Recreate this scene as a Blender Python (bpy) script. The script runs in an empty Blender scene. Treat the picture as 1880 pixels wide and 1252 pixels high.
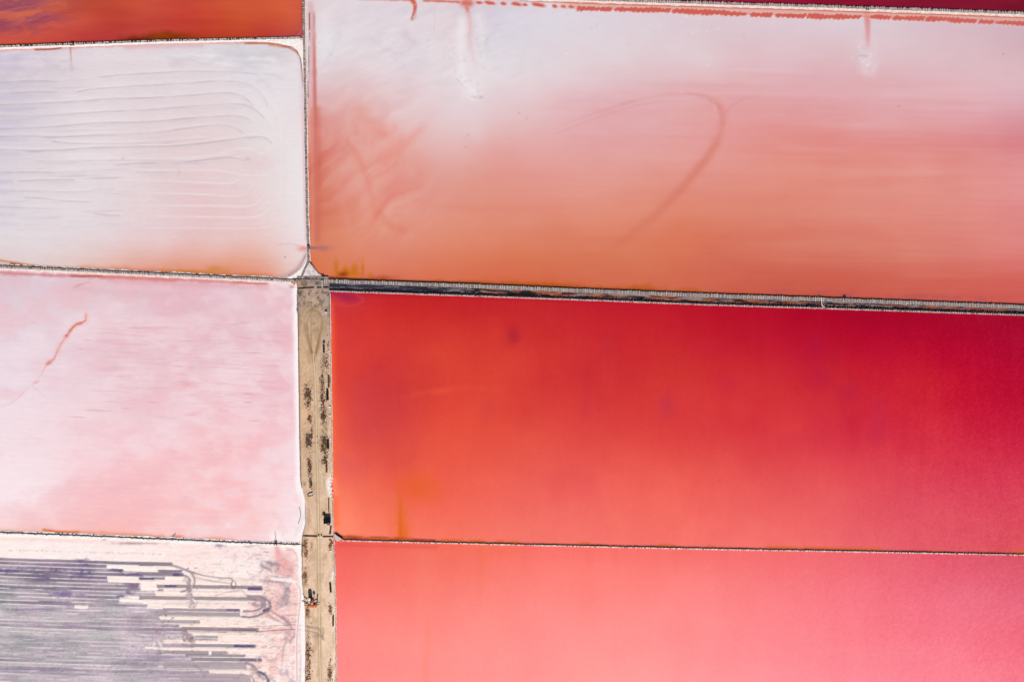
import bpy, bmesh, math, random
import numpy as np
from mathutils import Vector, Matrix

# ------------------------------------------------------------------ camera, sky, sun, exposure
SC = bpy.context.scene
M_PX = 0.4                                    # metres on the ground per photograph pixel
def W(px, py): return ((px - 940.0) * M_PX, (626.0 - py) * M_PX)

cam_d = bpy.data.cameras.new('camera'); cam = bpy.data.objects.new('camera', cam_d)
SC.collection.objects.link(cam); SC.camera = cam
cam_d.sensor_width = 36.0; cam_d.lens = 24.0
cam.location = (0, 0, 752.0 * 24.0 / 36.0)    # straight down from a drone at about 500 m
cam_d.clip_start = 1.0; cam_d.clip_end = 60000.0

SUN_EL, SUN_AZ = 40.0, 172.0                  # azimuth clockwise from the top of the picture: low on the lower side, a little right
wd = bpy.data.worlds.new('World'); SC.world = wd; wd.use_nodes = True
nt = wd.node_tree; bg = nt.nodes['Background']
sky = nt.nodes.new('ShaderNodeTexSky'); sky.sky_type = 'NISHITA'; sky.sun_disc = False
sky.sun_elevation = math.radians(SUN_EL); sky.sun_rotation = math.radians(SUN_AZ)
nt.links.new(sky.outputs[0], bg.inputs[0]); bg.inputs[1].default_value = 0.05
sd = bpy.data.lights.new('sun', 'SUN'); sd.energy = 4.8; sd.angle = math.radians(0.5); sd.color = (1.0, 0.965, 0.92)
sun = bpy.data.objects.new('sun', sd); SC.collection.objects.link(sun)
sv = Vector((math.sin(math.radians(SUN_AZ)) * math.cos(math.radians(SUN_EL)), math.cos(math.radians(SUN_AZ)) * math.cos(math.radians(SUN_EL)), math.sin(math.radians(SUN_EL))))
sun.rotation_euler = sv.to_track_quat('Z', 'Y').to_euler(); sun.location = sv * 300
SC.view_settings.view_transform = 'Standard'; SC.view_settings.look = 'None'
SC.view_settings.exposure = 0.0; SC.view_settings.gamma = 1.0; SC.view_settings.use_curve_mapping = False
E = np.array([1.085, 1.115, 1.14])              # light falling on a level surface; sets base colours from seen colours

random.seed(7); RNG = np.random.default_rng(7)

# ------------------------------------------------------------------ numeric helpers
def lin(c):
    c = np.clip(np.asarray(c, float) / 255.0, 0, 1)
    return np.where(c <= 0.04045, c / 12.92, ((c + 0.055) / 1.055) ** 2.4)
def alb(c): return np.clip(lin(c) / E, 0.0, 0.92)

TAB = RNG.random((8, 256, 256))
def vn(x, y, s=0):
    t = TAB[s % 8]; x = x + 37.7 * s; y = y + 91.3 * s
    xi = np.floor(x).astype(int); yi = np.floor(y).astype(int)
    fx = x - xi; fy = y - yi
    fx = fx * fx * fx * (fx * (fx * 6 - 15) + 10); fy = fy * fy * fy * (fy * (fy * 6 - 15) + 10)
    a = t[yi & 255, xi & 255]; b = t[yi & 255, (xi + 1) & 255]; c = t[(yi + 1) & 255, xi & 255]; d = t[(yi + 1) & 255, (xi + 1) & 255]
    return (a + (b - a) * fx) * (1 - fy) + (c + (d - c) * fx) * fy
def fbm(x, y, sx, sy, s=0, o=4, g=0.55):
    r = np.zeros_like(x); amp = 1.0; tot = 0.0
    for k in range(o):
        ca, sa = math.cos(.45 + 1.1 * k), math.sin(.45 + 1.1 * k); u = x / sx * 2 ** k; v = y / sy * 2 ** k
        r += amp * vn(u * ca - v * sa, u * sa + v * ca, s + k); tot += amp; amp *= g
    return r / tot                             # 0..1 about 0.5
def sm(a, b, x):
    t = np.clip((x - a) / (b - a), 0, 1); return t * t * (3 - 2 * t)

def curve(pts, n=10):
    p = np.asarray(pts, float)
    if len(p) < 3: return p
    q = np.vstack([2 * p[0] - p[1], p, 2 * p[-1] - p[-2]]); out = []
    for i in range(1, len(q) - 2):
        t = np.linspace(0, 1, n, endpoint=False)[:, None]
        a, b, c, d = q[i - 1], q[i], q[i + 1], q[i + 2]
        out.append(0.5 * ((2 * b) + (-a + c) * t + (2 * a - 5 * b + 4 * c - d) * t ** 2 + (-a + 3 * b - 3 * c + d) * t ** 3))
    return np.vstack(out + [p[-1:]])
def lf(pts):
    p = np.asarray(pts, float); return lambda v: np.interp(v, p[:, 0], p[:, 1])

class Field:
    """colour and height over the points of one sheet, in photograph pixels of the ground plan"""
    def __init__(s, x, y):
        s.x = x; s.y = y; s.c = np.zeros((len(x), 3)); s.z = np.zeros(len(x)); s.wet = np.zeros(len(x))
    def base(s, cps, box, lam=0.004):
        cp = np.asarray(cps, float); p = cp[:, :2] / 300.0
        def k(r2): return np.where(r2 > 1e-12, 0.5 * r2 * np.log(np.maximum(r2, 1e-12)), 0.0)
        n = len(p); d2 = ((p[:, None] - p[None]) ** 2).sum(-1)
        A = np.zeros((n + 3, n + 3)); A[:n, :n] = k(d2) + lam * np.eye(n)
        Q = np.hstack([np.ones((n, 1)), p]); A[:n, n:] = Q; A[n:, :n] = Q.T
        wv = np.linalg.solve(A, np.vstack([cp[:, 2:5], np.zeros((3, 3))]))
        qx = np.clip(s.x, box[0], box[2]) / 300.0; qy = np.clip(s.y, box[1], box[3]) / 300.0
        r = np.ones((len(qx), 1)) * wv[n] + qx[:, None] * wv[n + 1] + qy[:, None] * wv[n + 2]
        for i in range(n):
            r += k((qx - p[i, 0]) ** 2 + (qy - p[i, 1]) ** 2)[:, None] * wv[i]
        s.c = r
    def mix(s, m, col, idx=None):
        col = np.asarray(col, float)
        if idx is None: s.c += m[:, None] * (col - s.c)
        else: s.c[idx] += m[:, None] * (col - s.c[idx])
    def add(s, v, w=(1, 1, 1)): s.c += v[:, None] * np.asarray(w, float)
    def dist(s, pts, reach, smooth=True):
        q = curve(pts, 8) if smooth else np.asarray(pts, float)
        lo = q.min(0) - reach; hi = q.max(0) + reach
        idx = np.nonzero((s.x > lo[0]) & (s.x < hi[0]) & (s.y > lo[1]) & (s.y < hi[1]))[0]
        x = s.x[idx]; y = s.y[idx]; best = np.full(len(idx), 1e9); tt = np.zeros(len(idx)); n = len(q) - 1
        for i in range(n):
            a = q[i]; b = q[i + 1]; d = b - a; l2 = max(d @ d, 1e-9)
            t = np.clip(((x - a[0]) * d[0] + (y - a[1]) * d[1]) / l2, 0, 1)
            dd = np.hypot(x - a[0] - t * d[0], y - a[1] - t * d[1])
            m = dd < best; best[m] = dd[m]; tt[m] = (i + t[m]) / n
        return idx, best, tt
    def stroke(s, pts, w, col, a=1.0, p=2.0, w2=None, a2=None, rag=0.0, dz=0.0, smooth=True, rs=12.0, fade=0.0, var=0.0):
        w2 = w if w2 is None else w2; a2 = a if a2 is None else a2
        idx, d, t = s.dist(pts, 3.2 * max(w, w2) + 2, smooth)
        if not len(idx): return
        ww = w + (w2 - w) * t; aa = a + (a2 - a) * t
        if rag: ww = ww * (1 + rag * 2 * (fbm(s.x[idx], s.y[idx], rs, rs, 3, 3) - 0.5))
        m = np.exp(-(d / np.maximum(ww, 0.05)) ** p)
        if fade: m = m * sm(0, fade, t) * sm(1, 1 - fade, t)
        if var: m = m * np.clip(1 + var * 3.2 * (fbm(s.x[idx], s.y[idx], 46, 14, 6, 3) - .5), .15, 1.6)
        s.mix(np.clip(m * aa, 0, 1), col, idx)
        if dz: s.z[idx] += dz * m
    def blob(s, cx, cy, rx, ry, col, a, p=2.0, rag=0.0, rs=14.0, ang=0.0):
        dx = s.x - cx; dy = s.y - cy
        idx = np.nonzero((abs(dx) < 3 * max(rx, ry)) & (abs(dy) < 3 * max(rx, ry)))[0]
        if not len(idx): return
        ca, sa = math.cos(ang), math.sin(ang); dx = dx[idx]; dy = dy[idx]
        r = np.sqrt(((dx * ca + dy * sa) / rx) ** 2 + ((-dx * sa + dy * ca) / ry) ** 2)
        if rag: r = r * (1 + rag * 2 * (fbm(s.x[idx], s.y[idx], rs, rs, 5, 4) - 0.5))
        s.mix(np.clip(np.exp(-r ** p) * a, 0, 1), col, idx)
    def rect(s, x0, y0, x1, y1, col, a=1.0, slope=0.0, soft=0.8, dz=0.0, rag=0.0):
        x, y = s.x, s.y - slope * (s.x - x0)
        if rag: x = x + rag * 2 * (fbm(s.x, s.y, 5, 4, 2, 3) - 0.5); y = y + rag * .4 * (fbm(s.x, s.y, 9, 3, 4, 3) - 0.5)
        m = sm(x0 - soft, x0 + soft, x) * (1 - sm(x1 - soft, x1 + soft, x)) * sm(y0 - soft, y0 + soft, y) * (1 - sm(y1 - soft, y1 + soft, y))
        s.mix(m * a, col)
        if dz: s.z += dz * m

# ------------------------------------------------------------------ object helpers
COL = SC.collection
def tag(o, label=None, cat=None, group=None, kind=None):
    if label: o['label'] = label
    if cat: o['category'] = cat
    if group: o['group'] = group
    if kind: o['kind'] = kind
    return o
def mesh_obj(name, v, f, mat, parent=None, smooth=False):
    me = bpy.data.meshes.new(name); me.from_pydata([tuple(p) for p in v], [], [tuple(q) for q in f]); me.update()
    if mat: me.materials.append(mat)
    if smooth: me.polygons.foreach_set('use_smooth', [True] * len(me.polygons))
    o = bpy.data.objects.new(name, me); COL.objects.link(o)
    if parent is not None: o.parent = parent
    return o
def thing(name, px, py, z, label, cat, group=None, rz=0.0):
    o = bpy.data.objects.new(name, None); COL.objects.link(o); x, y = W(px, py)
    o.location = (x, y, z); o.rotation_euler = (0, 0, rz); o.empty_display_size = 0.5
    return tag(o, label, cat, group)
def copy_tree(o, parent=None):
    c = o.copy(); COL.objects.link(c)
    if parent is not None: c.parent = parent
    for ch in list(o.children): copy_tree(ch, c)
    return c

class MB:
    def __init__(s): s.v = []; s.f = []
    def raw(s, v, f):
        n = len(s.v); s.v += [tuple(p) for p in v]; s.f += [tuple(i + n for i in q) for q in f]; return s
    def box(s, c, d, rz=0.0, ry=0.0, rx=0.0, taper=1.0):
        M = Matrix.Translation(c) @ Matrix.Rotation(rz, 4, 'Z') @ Matrix.Rotation(ry, 4, 'Y') @ Matrix.Rotation(rx, 4, 'X')
        v = []
        for z in (-.5, .5):
            k = taper if z > 0 else 1.0
            for x, y in ((-.5, -.5), (.5, -.5), (.5, .5), (-.5, .5)): v.append(M @ Vector((x * d[0] * k, y * d[1] * k, z * d[2])))
        return s.raw(v, [(3, 2, 1, 0), (4, 5, 6, 7), (0, 1, 5, 4), (1, 2, 6, 5), (2, 3, 7, 6), (3, 0, 4, 7)])
    def beam(s, a, b, w, h):
        a = Vector(a); b = Vector(b); d = b - a; L = d.length; q = d.to_track_quat('X', 'Z').to_matrix().to_4x4()
        M = Matrix.Translation((a + b) / 2) @ q; v = []
        for z in (-.5, .5):
            for x, y in ((-.5, -.5), (.5, -.5), (.5, .5), (-.5, .5)): v.append(M @ Vector((x * L, y * w, z * h)))
        return s.raw(v, [(3, 2, 1, 0), (4, 5, 6, 7), (0, 1, 5, 4), (1, 2, 6, 5), (2, 3, 7, 6), (3, 0, 4, 7)])
    def tube(s, a, b, r, n=8, r2=None):
        a = Vector(a); b = Vector(b); r2 = r if r2 is None else r2; q = (b - a).to_track_quat('Z', 'Y').to_matrix(); v = []
        for p, rr in ((a, r), (b, r2)):
            for i in range(n): v.append(p + q @ Vector((rr * math.cos(2 * math.pi * i / n), rr * math.sin(2 * math.pi * i / n), 0)))
        return s.raw(v, [tuple(range(n))[::-1], tuple(range(n, 2 * n))] + [(i, (i + 1) % n, n + (i + 1) % n, n + i) for i in range(n)])
    def rock(s, c, r, sq=0.7, rnd=random):
        t = (1 + 5 ** .5) / 2
        vs = [(-1, t, 0), (1, t, 0), (-1, -t, 0), (1, -t, 0), (0, -1, t), (0, 1, t), (0, -1, -t), (0, 1, -t), (t, 0, -1), (t, 0, 1), (-t, 0, -1), (-t, 0, 1)]
        fs = [(0, 11, 5), (0, 5, 1), (0, 1, 7), (0, 7, 10), (0, 10, 11), (1, 5, 9), (5, 11, 4), (11, 10, 2), (10, 7, 6), (7, 1, 8), (3, 9, 4), (3, 4, 2), (3, 2, 6), (3, 6, 8), (3, 8, 9), (4, 9, 5), (2, 4, 11), (6, 2, 10), (8, 6, 7), (9, 8, 1)]
        a = rnd.uniform(0, 6.28); ex = rnd.uniform(.7, 1.4); ca, sa = math.cos(a), math.sin(a); v = []
        for x, y, z in vs:
            k = r / 1.9 * rnd.uniform(.7, 1.25); x, y, z = x * k * ex, y * k / ex, z * k * sq
            v.append((c[0] + x * ca - y * sa, c[1] + x * sa + y * ca, c[2] + z))
        return s.raw(v, fs)
    def build(s, name, mat, parent=None, smooth=False): return mesh_obj(name, s.v, s.f, mat, parent, smooth)

def mat(name, rgb, rough=0.85, var=0.12, scale=1.5, spec=0.2, rgb2=None, scale2=None):
    m = bpy.data.materials.new(name); m.use_nodes = True; t = m.node_tree; b = t.nodes['Principled BSDF']
    co = t.nodes.new('ShaderNodeTexCoord'); n = t.nodes.new('ShaderNodeTexNoise'); n.inputs['Scale'].default_value = scale; n.inputs['Detail'].default_value = 6
    r = t.nodes.new('ShaderNodeValToRGB'); a = alb(rgb); c2 = alb(rgb2) if rgb2 is not None else np.clip(a * (1 + var), 0, .95)
    r.color_ramp.elements[0].position = .35; r.color_ramp.elements[1].position = .65
    r.color_ramp.elements[0].color = (*(a * (1 - var)), 1); r.color_ramp.elements[1].color = (*c2, 1)
    t.links.new(co.outputs['Object'], n.inputs['Vector']); t.links.new(n.outputs['Fac'], r.inputs['Fac']); t.links.new(r.outputs['Color'], b.inputs['Base Color'])
    b.inputs['Roughness'].default_value = rough; b.inputs['Specular IOR Level'].default_value = spec
    return m

def sheet_mat(name, rough, spec, amp, sx, sy, bump=0.0):
    """base colour from the sheet's own pigment attribute, broken up by stretched grain and fine relief"""
    m = bpy.data.materials.new(name); m.use_nodes = True; t = m.node_tree; b = t.nodes['Principled BSDF']; L = t.links.new
    at = t.nodes.new('ShaderNodeAttribute'); at.attribute_name = 'pigment_and_glare'
    co = t.nodes.new('ShaderNodeTexCoord'); mp = t.nodes.new('ShaderNodeMapping'); mp.inputs['Scale'].default_value = (sx, sy, 1)
    n = t.nodes.new('ShaderNodeTexNoise'); n.inputs['Scale'].default_value = 1; n.inputs['Detail'].default_value = 7; n.inputs['Roughness'].default_value = .62
    L(co.outputs['Object'], mp.inputs['Vector']); L(mp.outputs[0], n.inputs['Vector'])
    r = t.nodes.new('ShaderNodeMapRange'); r.inputs['From Min'].default_value = .25; r.inputs['From Max'].default_value = .75; r.inputs['To Min'].default_value = 1 - amp; r.inputs['To Max'].default_value = 1 + amp
    L(n.outputs['Fac'], r.inputs['Value'])
    mx = t.nodes.new('ShaderNodeVectorMath'); mx.operation = 'SCALE'; L(at.outputs['Color'], mx.inputs[0]); L(r.outputs[0], mx.inputs['Scale']); L(mx.outputs[0], b.inputs['Base Color'])
    b.inputs['Roughness'].default_value = rough; b.inputs['Specular IOR Level'].default_value = spec
    if bump:
        n2 = t.nodes.new('ShaderNodeTexNoise'); n2.inputs['Scale'].default_value = .8; n2.inputs['Detail'].default_value = 5; L(co.outputs['Object'], n2.inputs['Vector'])
        bp = t.nodes.new('ShaderNodeBump'); bp.inputs['Strength'].default_value = bump; bp.inputs['Distance'].default_value = .3; L(n2.outputs['Fac'], bp.inputs['Height']); L(bp.outputs[0], b.inputs['Normal'])
    return m

def axis(a, b, lo, hi, step, coarse):
    """points from a to b: fine inside lo..hi, coarse outside"""
    out = []
    if a < lo: out += list(np.linspace(a, lo, max(2, int((lo - a) / coarse) + 1))[:-1])
    s, e = max(a, lo), min(b, hi); out += list(np.linspace(s, e, max(2, int(round((e - s) / step)) + 1)))
    if b > hi: out += list(np.linspace(hi, b, max(2, int((b - hi) / coarse) + 1))[1:])
    return np.array(out)
def sheet_grid(ux, vy, xmap=None, ymap=None):
    """ux: plan x, vy: 0..1 or plan y; maps bend the grid onto the pond's edges"""
    U, V = np.meshgrid(ux, vy); x = U if xmap is None else xmap(U, V); y = V if ymap is None else ymap(x, V)
    return x, y
def sheet(name, x, y, fn, z0, material, label=None, kind='structure', parent=None, zmap=True):
    h, w = x.shape; F = Field(x.ravel().copy(), y.ravel().copy()); fn(F)
    co = np.empty((h * w, 3)); co[:, 0] = (F.x - 940) * M_PX; co[:, 1] = (626 - F.y) * M_PX; co[:, 2] = z0 + F.z
    i = np.arange(h * w).reshape(h, w); q = np.stack([i[1:, :-1], i[1:, 1:], i[:-1, 1:], i[:-1, :-1]], -1).reshape(-1, 4)
    me = bpy.data.meshes.new(name); me.vertices.add(h * w); me.vertices.foreach_set('co', co.ravel())
    me.loops.add(q.size); me.loops.foreach_set('vertex_index', q.ravel()); me.polygons.add(len(q))
    me.polygons.foreach_set('loop_start', np.arange(0, q.size, 4)); me.polygons.foreach_set('loop_total', np.full(len(q), 4))
    me.update(calc_edges=True)
    at = me.color_attributes.new('pigment_and_glare', 'FLOAT_COLOR', 'POINT'); cc = np.ones((h * w, 4)); cc[:, :3] = alb(F.c); at.data.foreach_set('color', cc.ravel())  # for ponds this holds brine colour plus painted sky and sun glare
    me.polygons.foreach_set('use_smooth', np.ones(len(q), bool)); me.materials.append(material)
    o = bpy.data.objects.new(name, me); COL.objects.link(o)
    if parent is not None: o.parent = parent
    return tag(o, label, None, None, kind)

M_BRINE = sheet_mat('brine', 0.32, 0.25, 0.012, 0.06, 0.16, 0.05)
M_BRINE_V = sheet_mat('deep_brine', 0.30, 0.25, 0.012, 0.2, 0.09, 0.05)
M_SALT = sheet_mat('salt_crust', 0.8, 0.2, 0.03, 0.16, 0.4, 0.25)
M_MUD = sheet_mat('harvested_pan', 0.85, 0.2, 0.07, 0.18, 0.9, 0.35)
M_SAND = sheet_mat('sand_track', 0.95, 0.1, 0.10, 0.7, 0.35, 0.4)

# ------------------------------------------------------------------ plan of the dykes (photograph pixels)
L_A = [(-280, 96), (0, 87), (134, 82), (300, 76), (440, 73), (562, 70.5)]          # red pond / white pan
L_C = [(-280, 470), (0, 489.5), (100, 494), (200, 499), (300, 503.5), (400, 508.5), (500, 513), (562, 516.5)]
L_E = [(-280, 963), (0, 976.5), (120, 981), (260, 987), (400, 993), (500, 997), (562, 999)]
L_G = [(560, -20), (800, -9), (1013, -1.5), (1160, 4), (1500, 14), (1880, 27), (2180, 38)]
L_U = [(596, 515), (610, 516), (880, 525), (1100, 534.5), (1300, 542), (1500, 549), (1880, 563), (2180, 574)]    # upper bank of the channel
L_L = [(600, 534.5), (610, 535), (880, 544.3), (1100, 552), (1300, 560), (1500, 566), (1880, 578.8), (2180, 589)]  # lower bank
L_F = [(608, 990), (640, 991.5), (900, 998), (1076, 1002), (1300, 1007), (1553, 1011.5), (1880, 1017.8), (2180, 1024)]
L_V = [(-280, 552), (0, 558.3), (70, 559), (200, 561.7), (300, 563), (400, 565), (450, 566.5), (482, 567.5), (520, 568)]  # y, x
ROAD_L = [(505, 544), (540, 546.2), (690, 548.6), (800, 550), (880, 551.6), (905, 556), (930, 562), (960, 560), (985, 554), (1050, 554), (1080, 555.5), (1120, 559.5), (1180, 560.5), (1252, 559.5), (1500, 560)]
ROAD_R = [(505, 604), (535, 606), (690, 608.5), (870, 611.3), (885, 607.5), (905, 608), (915, 611.5), (980, 613), (1052, 616), (1252, 618.5), (1500, 622)]
fA, fC, fE, fG, fU, fL, fF, fV, fRL, fRR = map(lf, (L_A, L_C, L_E, L_G, L_U, L_L, L_F, L_V, ROAD_L, ROAD_R))

# ------------------------------------------------------------------ ground
gx = np.concatenate([[-40000, -15000, -5000, -2000], np.linspace(-1200, 3100, 60), [4000, 7000, 16000, 42000]])
gy = np.concatenate([[-40000, -15000, -5000, -2000], np.linspace(-1200, 2500, 50), [4000, 7000, 16000, 42000]])
def f_ground(F):
    n = fbm(F.x, F.y, 900, 300, 1, 4)[:, None]; F.c = np.array([205, 178, 160]) * (1 - n) + np.array([232, 205, 200]) * n
x, y = sheet_grid(gx, gy); sheet('ground', x, y, f_ground, -1.4, M_SALT)

# ------------------------------------------------------------------ ponds and pans; glare growing toward the bottom is painted into their colours
T01 = np.linspace(0, 1, 2)

# --- red pond, upper left
def f_A(F):
    F.base([(0, 5, 178, 92, 98), (60, 5, 178, 96, 96), (150, 5, 190, 80, 62), (250, 10, 200, 80, 58), (350, 10, 196, 68, 52), (450, 10, 204, 86, 56), (545, 10, 206, 92, 66),
            (0, 40, 176, 80, 88), (80, 40, 192, 82, 80), (150, 40, 203, 84, 64), (220, 40, 186, 62, 50), (330, 40, 190, 60, 50), (450, 35, 204, 86, 50), (535, 45, 204, 86, 56),
            (0, 75, 205, 84, 66), (70, 72, 204, 82, 66), (150, 70, 186, 62, 58), (230, 65, 184, 60, 58), (320, 62, 186, 62, 48), (400, 62, 192, 64, 42), (480, 60, 190, 62, 50), (540, 62, 180, 70, 68)], (0, -5, 556, 82))
    w = sm(130, 30, F.x + 1.3 * F.y * -0.4)
    wx = fbm(F.x, F.y, 60, 30, 2, 3) - .5
    n = fbm(F.x + 60 * wx, F.y + 34 * wx + .18 * F.x, 60, 13, 1, 5)
    m = sm(.40, .70, n) * sm(170, 60, F.x) * sm(78, 40, F.y)
    F.mix(m * .72, (152, 74, 92)); F.add((fbm(F.x + 30 * wx, F.y + .2 * F.x, 26, 4, 5, 4) - .5) * 46 * sm(200, 60, F.x) * sm(84, 40, F.y), (1, .7, .2)); m2 = sm(.54, .40, n) * sm(180, 70, F.x) * sm(74, 30, F.y); F.mix(m2 * .5, (214, 104, 66))
    F.add((fbm(F.x, F.y, 90, 9, 4, 4) - .5) * 12, (1, .9, .6)); F.add((fbm(F.x, F.y, 160, 60, 6, 3) - .5) * 22, (.7, .8, .5))
    F.blob(305, 70, 55, 9, (120, 46, 6), .9, 3, .5, 22); F.blob(255, 74, 26, 5, (92, 30, 6), .8, 2.5, .5); F.blob(298, 66, 20, 5, (150, 66, 8), .7, 2, .6)
    F.blob(400, 69, 80, 5, (170, 62, 18), .6, 2, .5); F.stroke([(-10, 84), (134, 79), (250, 75)], 2, (70, 20, 16), .7)
    F.stroke([(556, 20), (555, 50), (546, 62), (530, 69)], 3.0, (172, 64, 74), .4); F.stroke([(556, 40), (552, 58), (545, 66), (530, 72)], .9, (205, 140, 140), .6)
    F.stroke([(556, -10), (556, 60)], 2.0, (128, 44, 44), .5)
ux = axis(-280, 559, 0, 559, 2.2, 30); vy = axis(-280, 84, -10, 84, 1.8, 25)
x, y = sheet_grid(ux, vy, None, lambda X, V: np.where(V > 0, V / 84 * (fA(X)), V)); x = x + (x > 540) * 0
sheet('pond', x, y, f_A, 0, M_BRINE, 'brick red brine pond with purple swirls, cut off by the upper left corner')

# --- white pan, left
def f_B(F):
    F.base([(0, 105, 212, 204, 219), (60, 110, 213, 204, 217), (140, 105, 219, 211, 220), (250, 110, 224, 215, 222), (350, 110, 221, 214, 222), (450, 115, 215, 213, 221), (520, 110, 220, 214, 220),
            (0, 150, 207, 198, 213), (60, 150, 209, 199, 211), (150, 150, 220, 211, 219), (300, 150, 225, 215, 222), (420, 150, 226, 219, 225), (480, 150, 221, 218, 226), (535, 150, 226, 221, 228),
            (0, 200, 206, 200, 215), (60, 200, 212, 206, 217), (150, 200, 224, 216, 223), (300, 200, 223, 211, 217), (420, 210, 223, 212, 218), (500, 210, 228, 224, 229), (545, 210, 229, 220, 226),
            (0, 260, 210, 205, 219), (80, 260, 219, 212, 220), (180, 260, 226, 217, 223), (300, 265, 223, 206, 211), (430, 275, 227, 212, 215), (520, 280, 230, 224, 228),
            (0, 320, 215, 210, 221), (80, 320, 221, 214, 220), (180, 330, 226, 218, 224), (300, 330, 225, 208, 213), (420, 330, 227, 208, 212), (520, 340, 230, 222, 226),
            (0, 380, 219, 214, 223), (90, 390, 222, 215, 222), (180, 390, 223, 213, 220), (280, 390, 225, 204, 209), (380, 390, 226, 194, 198), (460, 380, 227, 204, 207), (530, 390, 230, 220, 223),
            (0, 440, 222, 215, 221), (100, 445, 223, 213, 219), (200, 445, 225, 207, 212), (300, 450, 226, 196, 198), (400, 450, 227, 191, 190), (480, 445, 228, 194, 192), (540, 450, 229, 212, 216),
            (0, 470, 222, 208, 212), (80, 478, 222, 205, 208), (160, 482, 223, 194, 191), (240, 485, 222, 172, 161), (320, 490, 222, 152, 132), (420, 492, 221, 148, 122), (490, 494, 224, 162, 144), (530, 490, 226, 195, 190)], (0, 92, 556, 508))
    F.add(np.full_like(F.x, 3.5), (1, .8, .3))
    # vague slush texture at the upper end
    n = fbm(F.x + 26 * fbm(F.x, F.y, 30, 30, 6, 3), F.y + 12 * fbm(F.x, F.y, 24, 24, 2, 3), 26, 9, 3, 4)
    F.add((n - .5) * 22 * sm(180, 110, F.y) * sm(330, 440, F.x) + (n - .5) * 26 * sm(170, 90, F.x) * sm(190, 110, F.y), (1, .95, .8))
    F.add((fbm(F.x, F.y - .02 * F.x, 150, 6, 1, 4) - .5) * 7 * sm(560, 380, F.x)); F.add((fbm(F.x, F.y, 60, 45, 5, 3) - .5) * 5)
    for i_ in range(46):
        u_ = RNG.random(2); cx = 300 + 225 * u_[0]; cy = 92 + (10 + 70 * u_[0] ** 2) * u_[1] + 8; l_ = 14 + 30 * RNG.random(); an = max(0, (cx - 440) / 90.0)
        F.stroke([(cx - l_, cy - 2), (cx, cy), (cx + l_ * .8, cy + 2 + 12 * an)], 2.2 + 2 * RNG.random(), (234, 231, 236) if i_ % 2 else (206, 204, 214), .4, fade=.35, rag=.7, var=.6)
    # bluish damp lanes at the left end
    for yy, l, a in ((103, 60, .5), (112, 40, .35), (125, 75, .3), (154, 55, .5), (164, 40, .3), (178, 70, .5), (200, 72, .6), (223, 60, .5), (236, 70, .5), (255, 62, .6), (284, 46, .55), (318, 24, .5), (335, 26, .7), (352, 30, .6), (378, 44, .35), (395, 30, .5), (412, 40, .25)):
        F.stroke([(-60, yy + 1), (l * .6, yy - .5), (l, yy - 1)], 5.0, (192, 188, 213), a * 1.15, 3, 4.5, 0.0, rag=.5, var=.4)
    G = (176, 166, 172)
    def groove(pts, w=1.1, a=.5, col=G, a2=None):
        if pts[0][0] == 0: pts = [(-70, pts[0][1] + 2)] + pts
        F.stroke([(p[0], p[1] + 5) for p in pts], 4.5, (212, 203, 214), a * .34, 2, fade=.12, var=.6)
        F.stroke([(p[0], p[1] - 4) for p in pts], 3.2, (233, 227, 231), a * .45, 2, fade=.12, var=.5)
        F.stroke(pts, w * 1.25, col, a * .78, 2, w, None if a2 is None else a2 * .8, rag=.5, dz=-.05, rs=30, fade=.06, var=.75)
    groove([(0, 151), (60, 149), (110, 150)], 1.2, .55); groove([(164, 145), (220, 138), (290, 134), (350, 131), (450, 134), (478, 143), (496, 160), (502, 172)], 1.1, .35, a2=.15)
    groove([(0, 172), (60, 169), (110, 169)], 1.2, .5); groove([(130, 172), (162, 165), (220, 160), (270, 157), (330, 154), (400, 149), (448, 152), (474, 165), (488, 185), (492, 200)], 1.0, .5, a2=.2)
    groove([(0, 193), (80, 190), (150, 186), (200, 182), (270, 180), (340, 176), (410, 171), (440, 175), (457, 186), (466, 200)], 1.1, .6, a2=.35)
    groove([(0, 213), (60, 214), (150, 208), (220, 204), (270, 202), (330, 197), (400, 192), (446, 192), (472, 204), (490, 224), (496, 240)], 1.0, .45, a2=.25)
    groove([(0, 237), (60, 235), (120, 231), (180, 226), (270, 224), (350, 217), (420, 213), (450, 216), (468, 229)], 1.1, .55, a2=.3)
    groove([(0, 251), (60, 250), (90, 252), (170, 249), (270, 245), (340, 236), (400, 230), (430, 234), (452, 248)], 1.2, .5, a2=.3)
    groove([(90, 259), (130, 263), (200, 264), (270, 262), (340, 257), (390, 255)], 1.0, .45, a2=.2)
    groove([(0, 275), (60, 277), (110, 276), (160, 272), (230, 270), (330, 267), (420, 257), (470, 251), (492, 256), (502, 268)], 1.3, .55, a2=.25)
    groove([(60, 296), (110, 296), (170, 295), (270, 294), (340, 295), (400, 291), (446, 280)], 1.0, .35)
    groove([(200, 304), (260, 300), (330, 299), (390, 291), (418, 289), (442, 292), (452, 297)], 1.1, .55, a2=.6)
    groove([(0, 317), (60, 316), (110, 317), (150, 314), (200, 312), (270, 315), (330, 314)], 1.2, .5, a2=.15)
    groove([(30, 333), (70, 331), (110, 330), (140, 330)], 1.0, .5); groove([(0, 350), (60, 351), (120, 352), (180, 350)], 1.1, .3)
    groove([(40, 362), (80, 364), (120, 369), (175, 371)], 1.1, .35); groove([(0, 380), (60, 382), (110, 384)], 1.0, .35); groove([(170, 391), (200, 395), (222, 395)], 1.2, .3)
    rr = random.Random(8)
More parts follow.
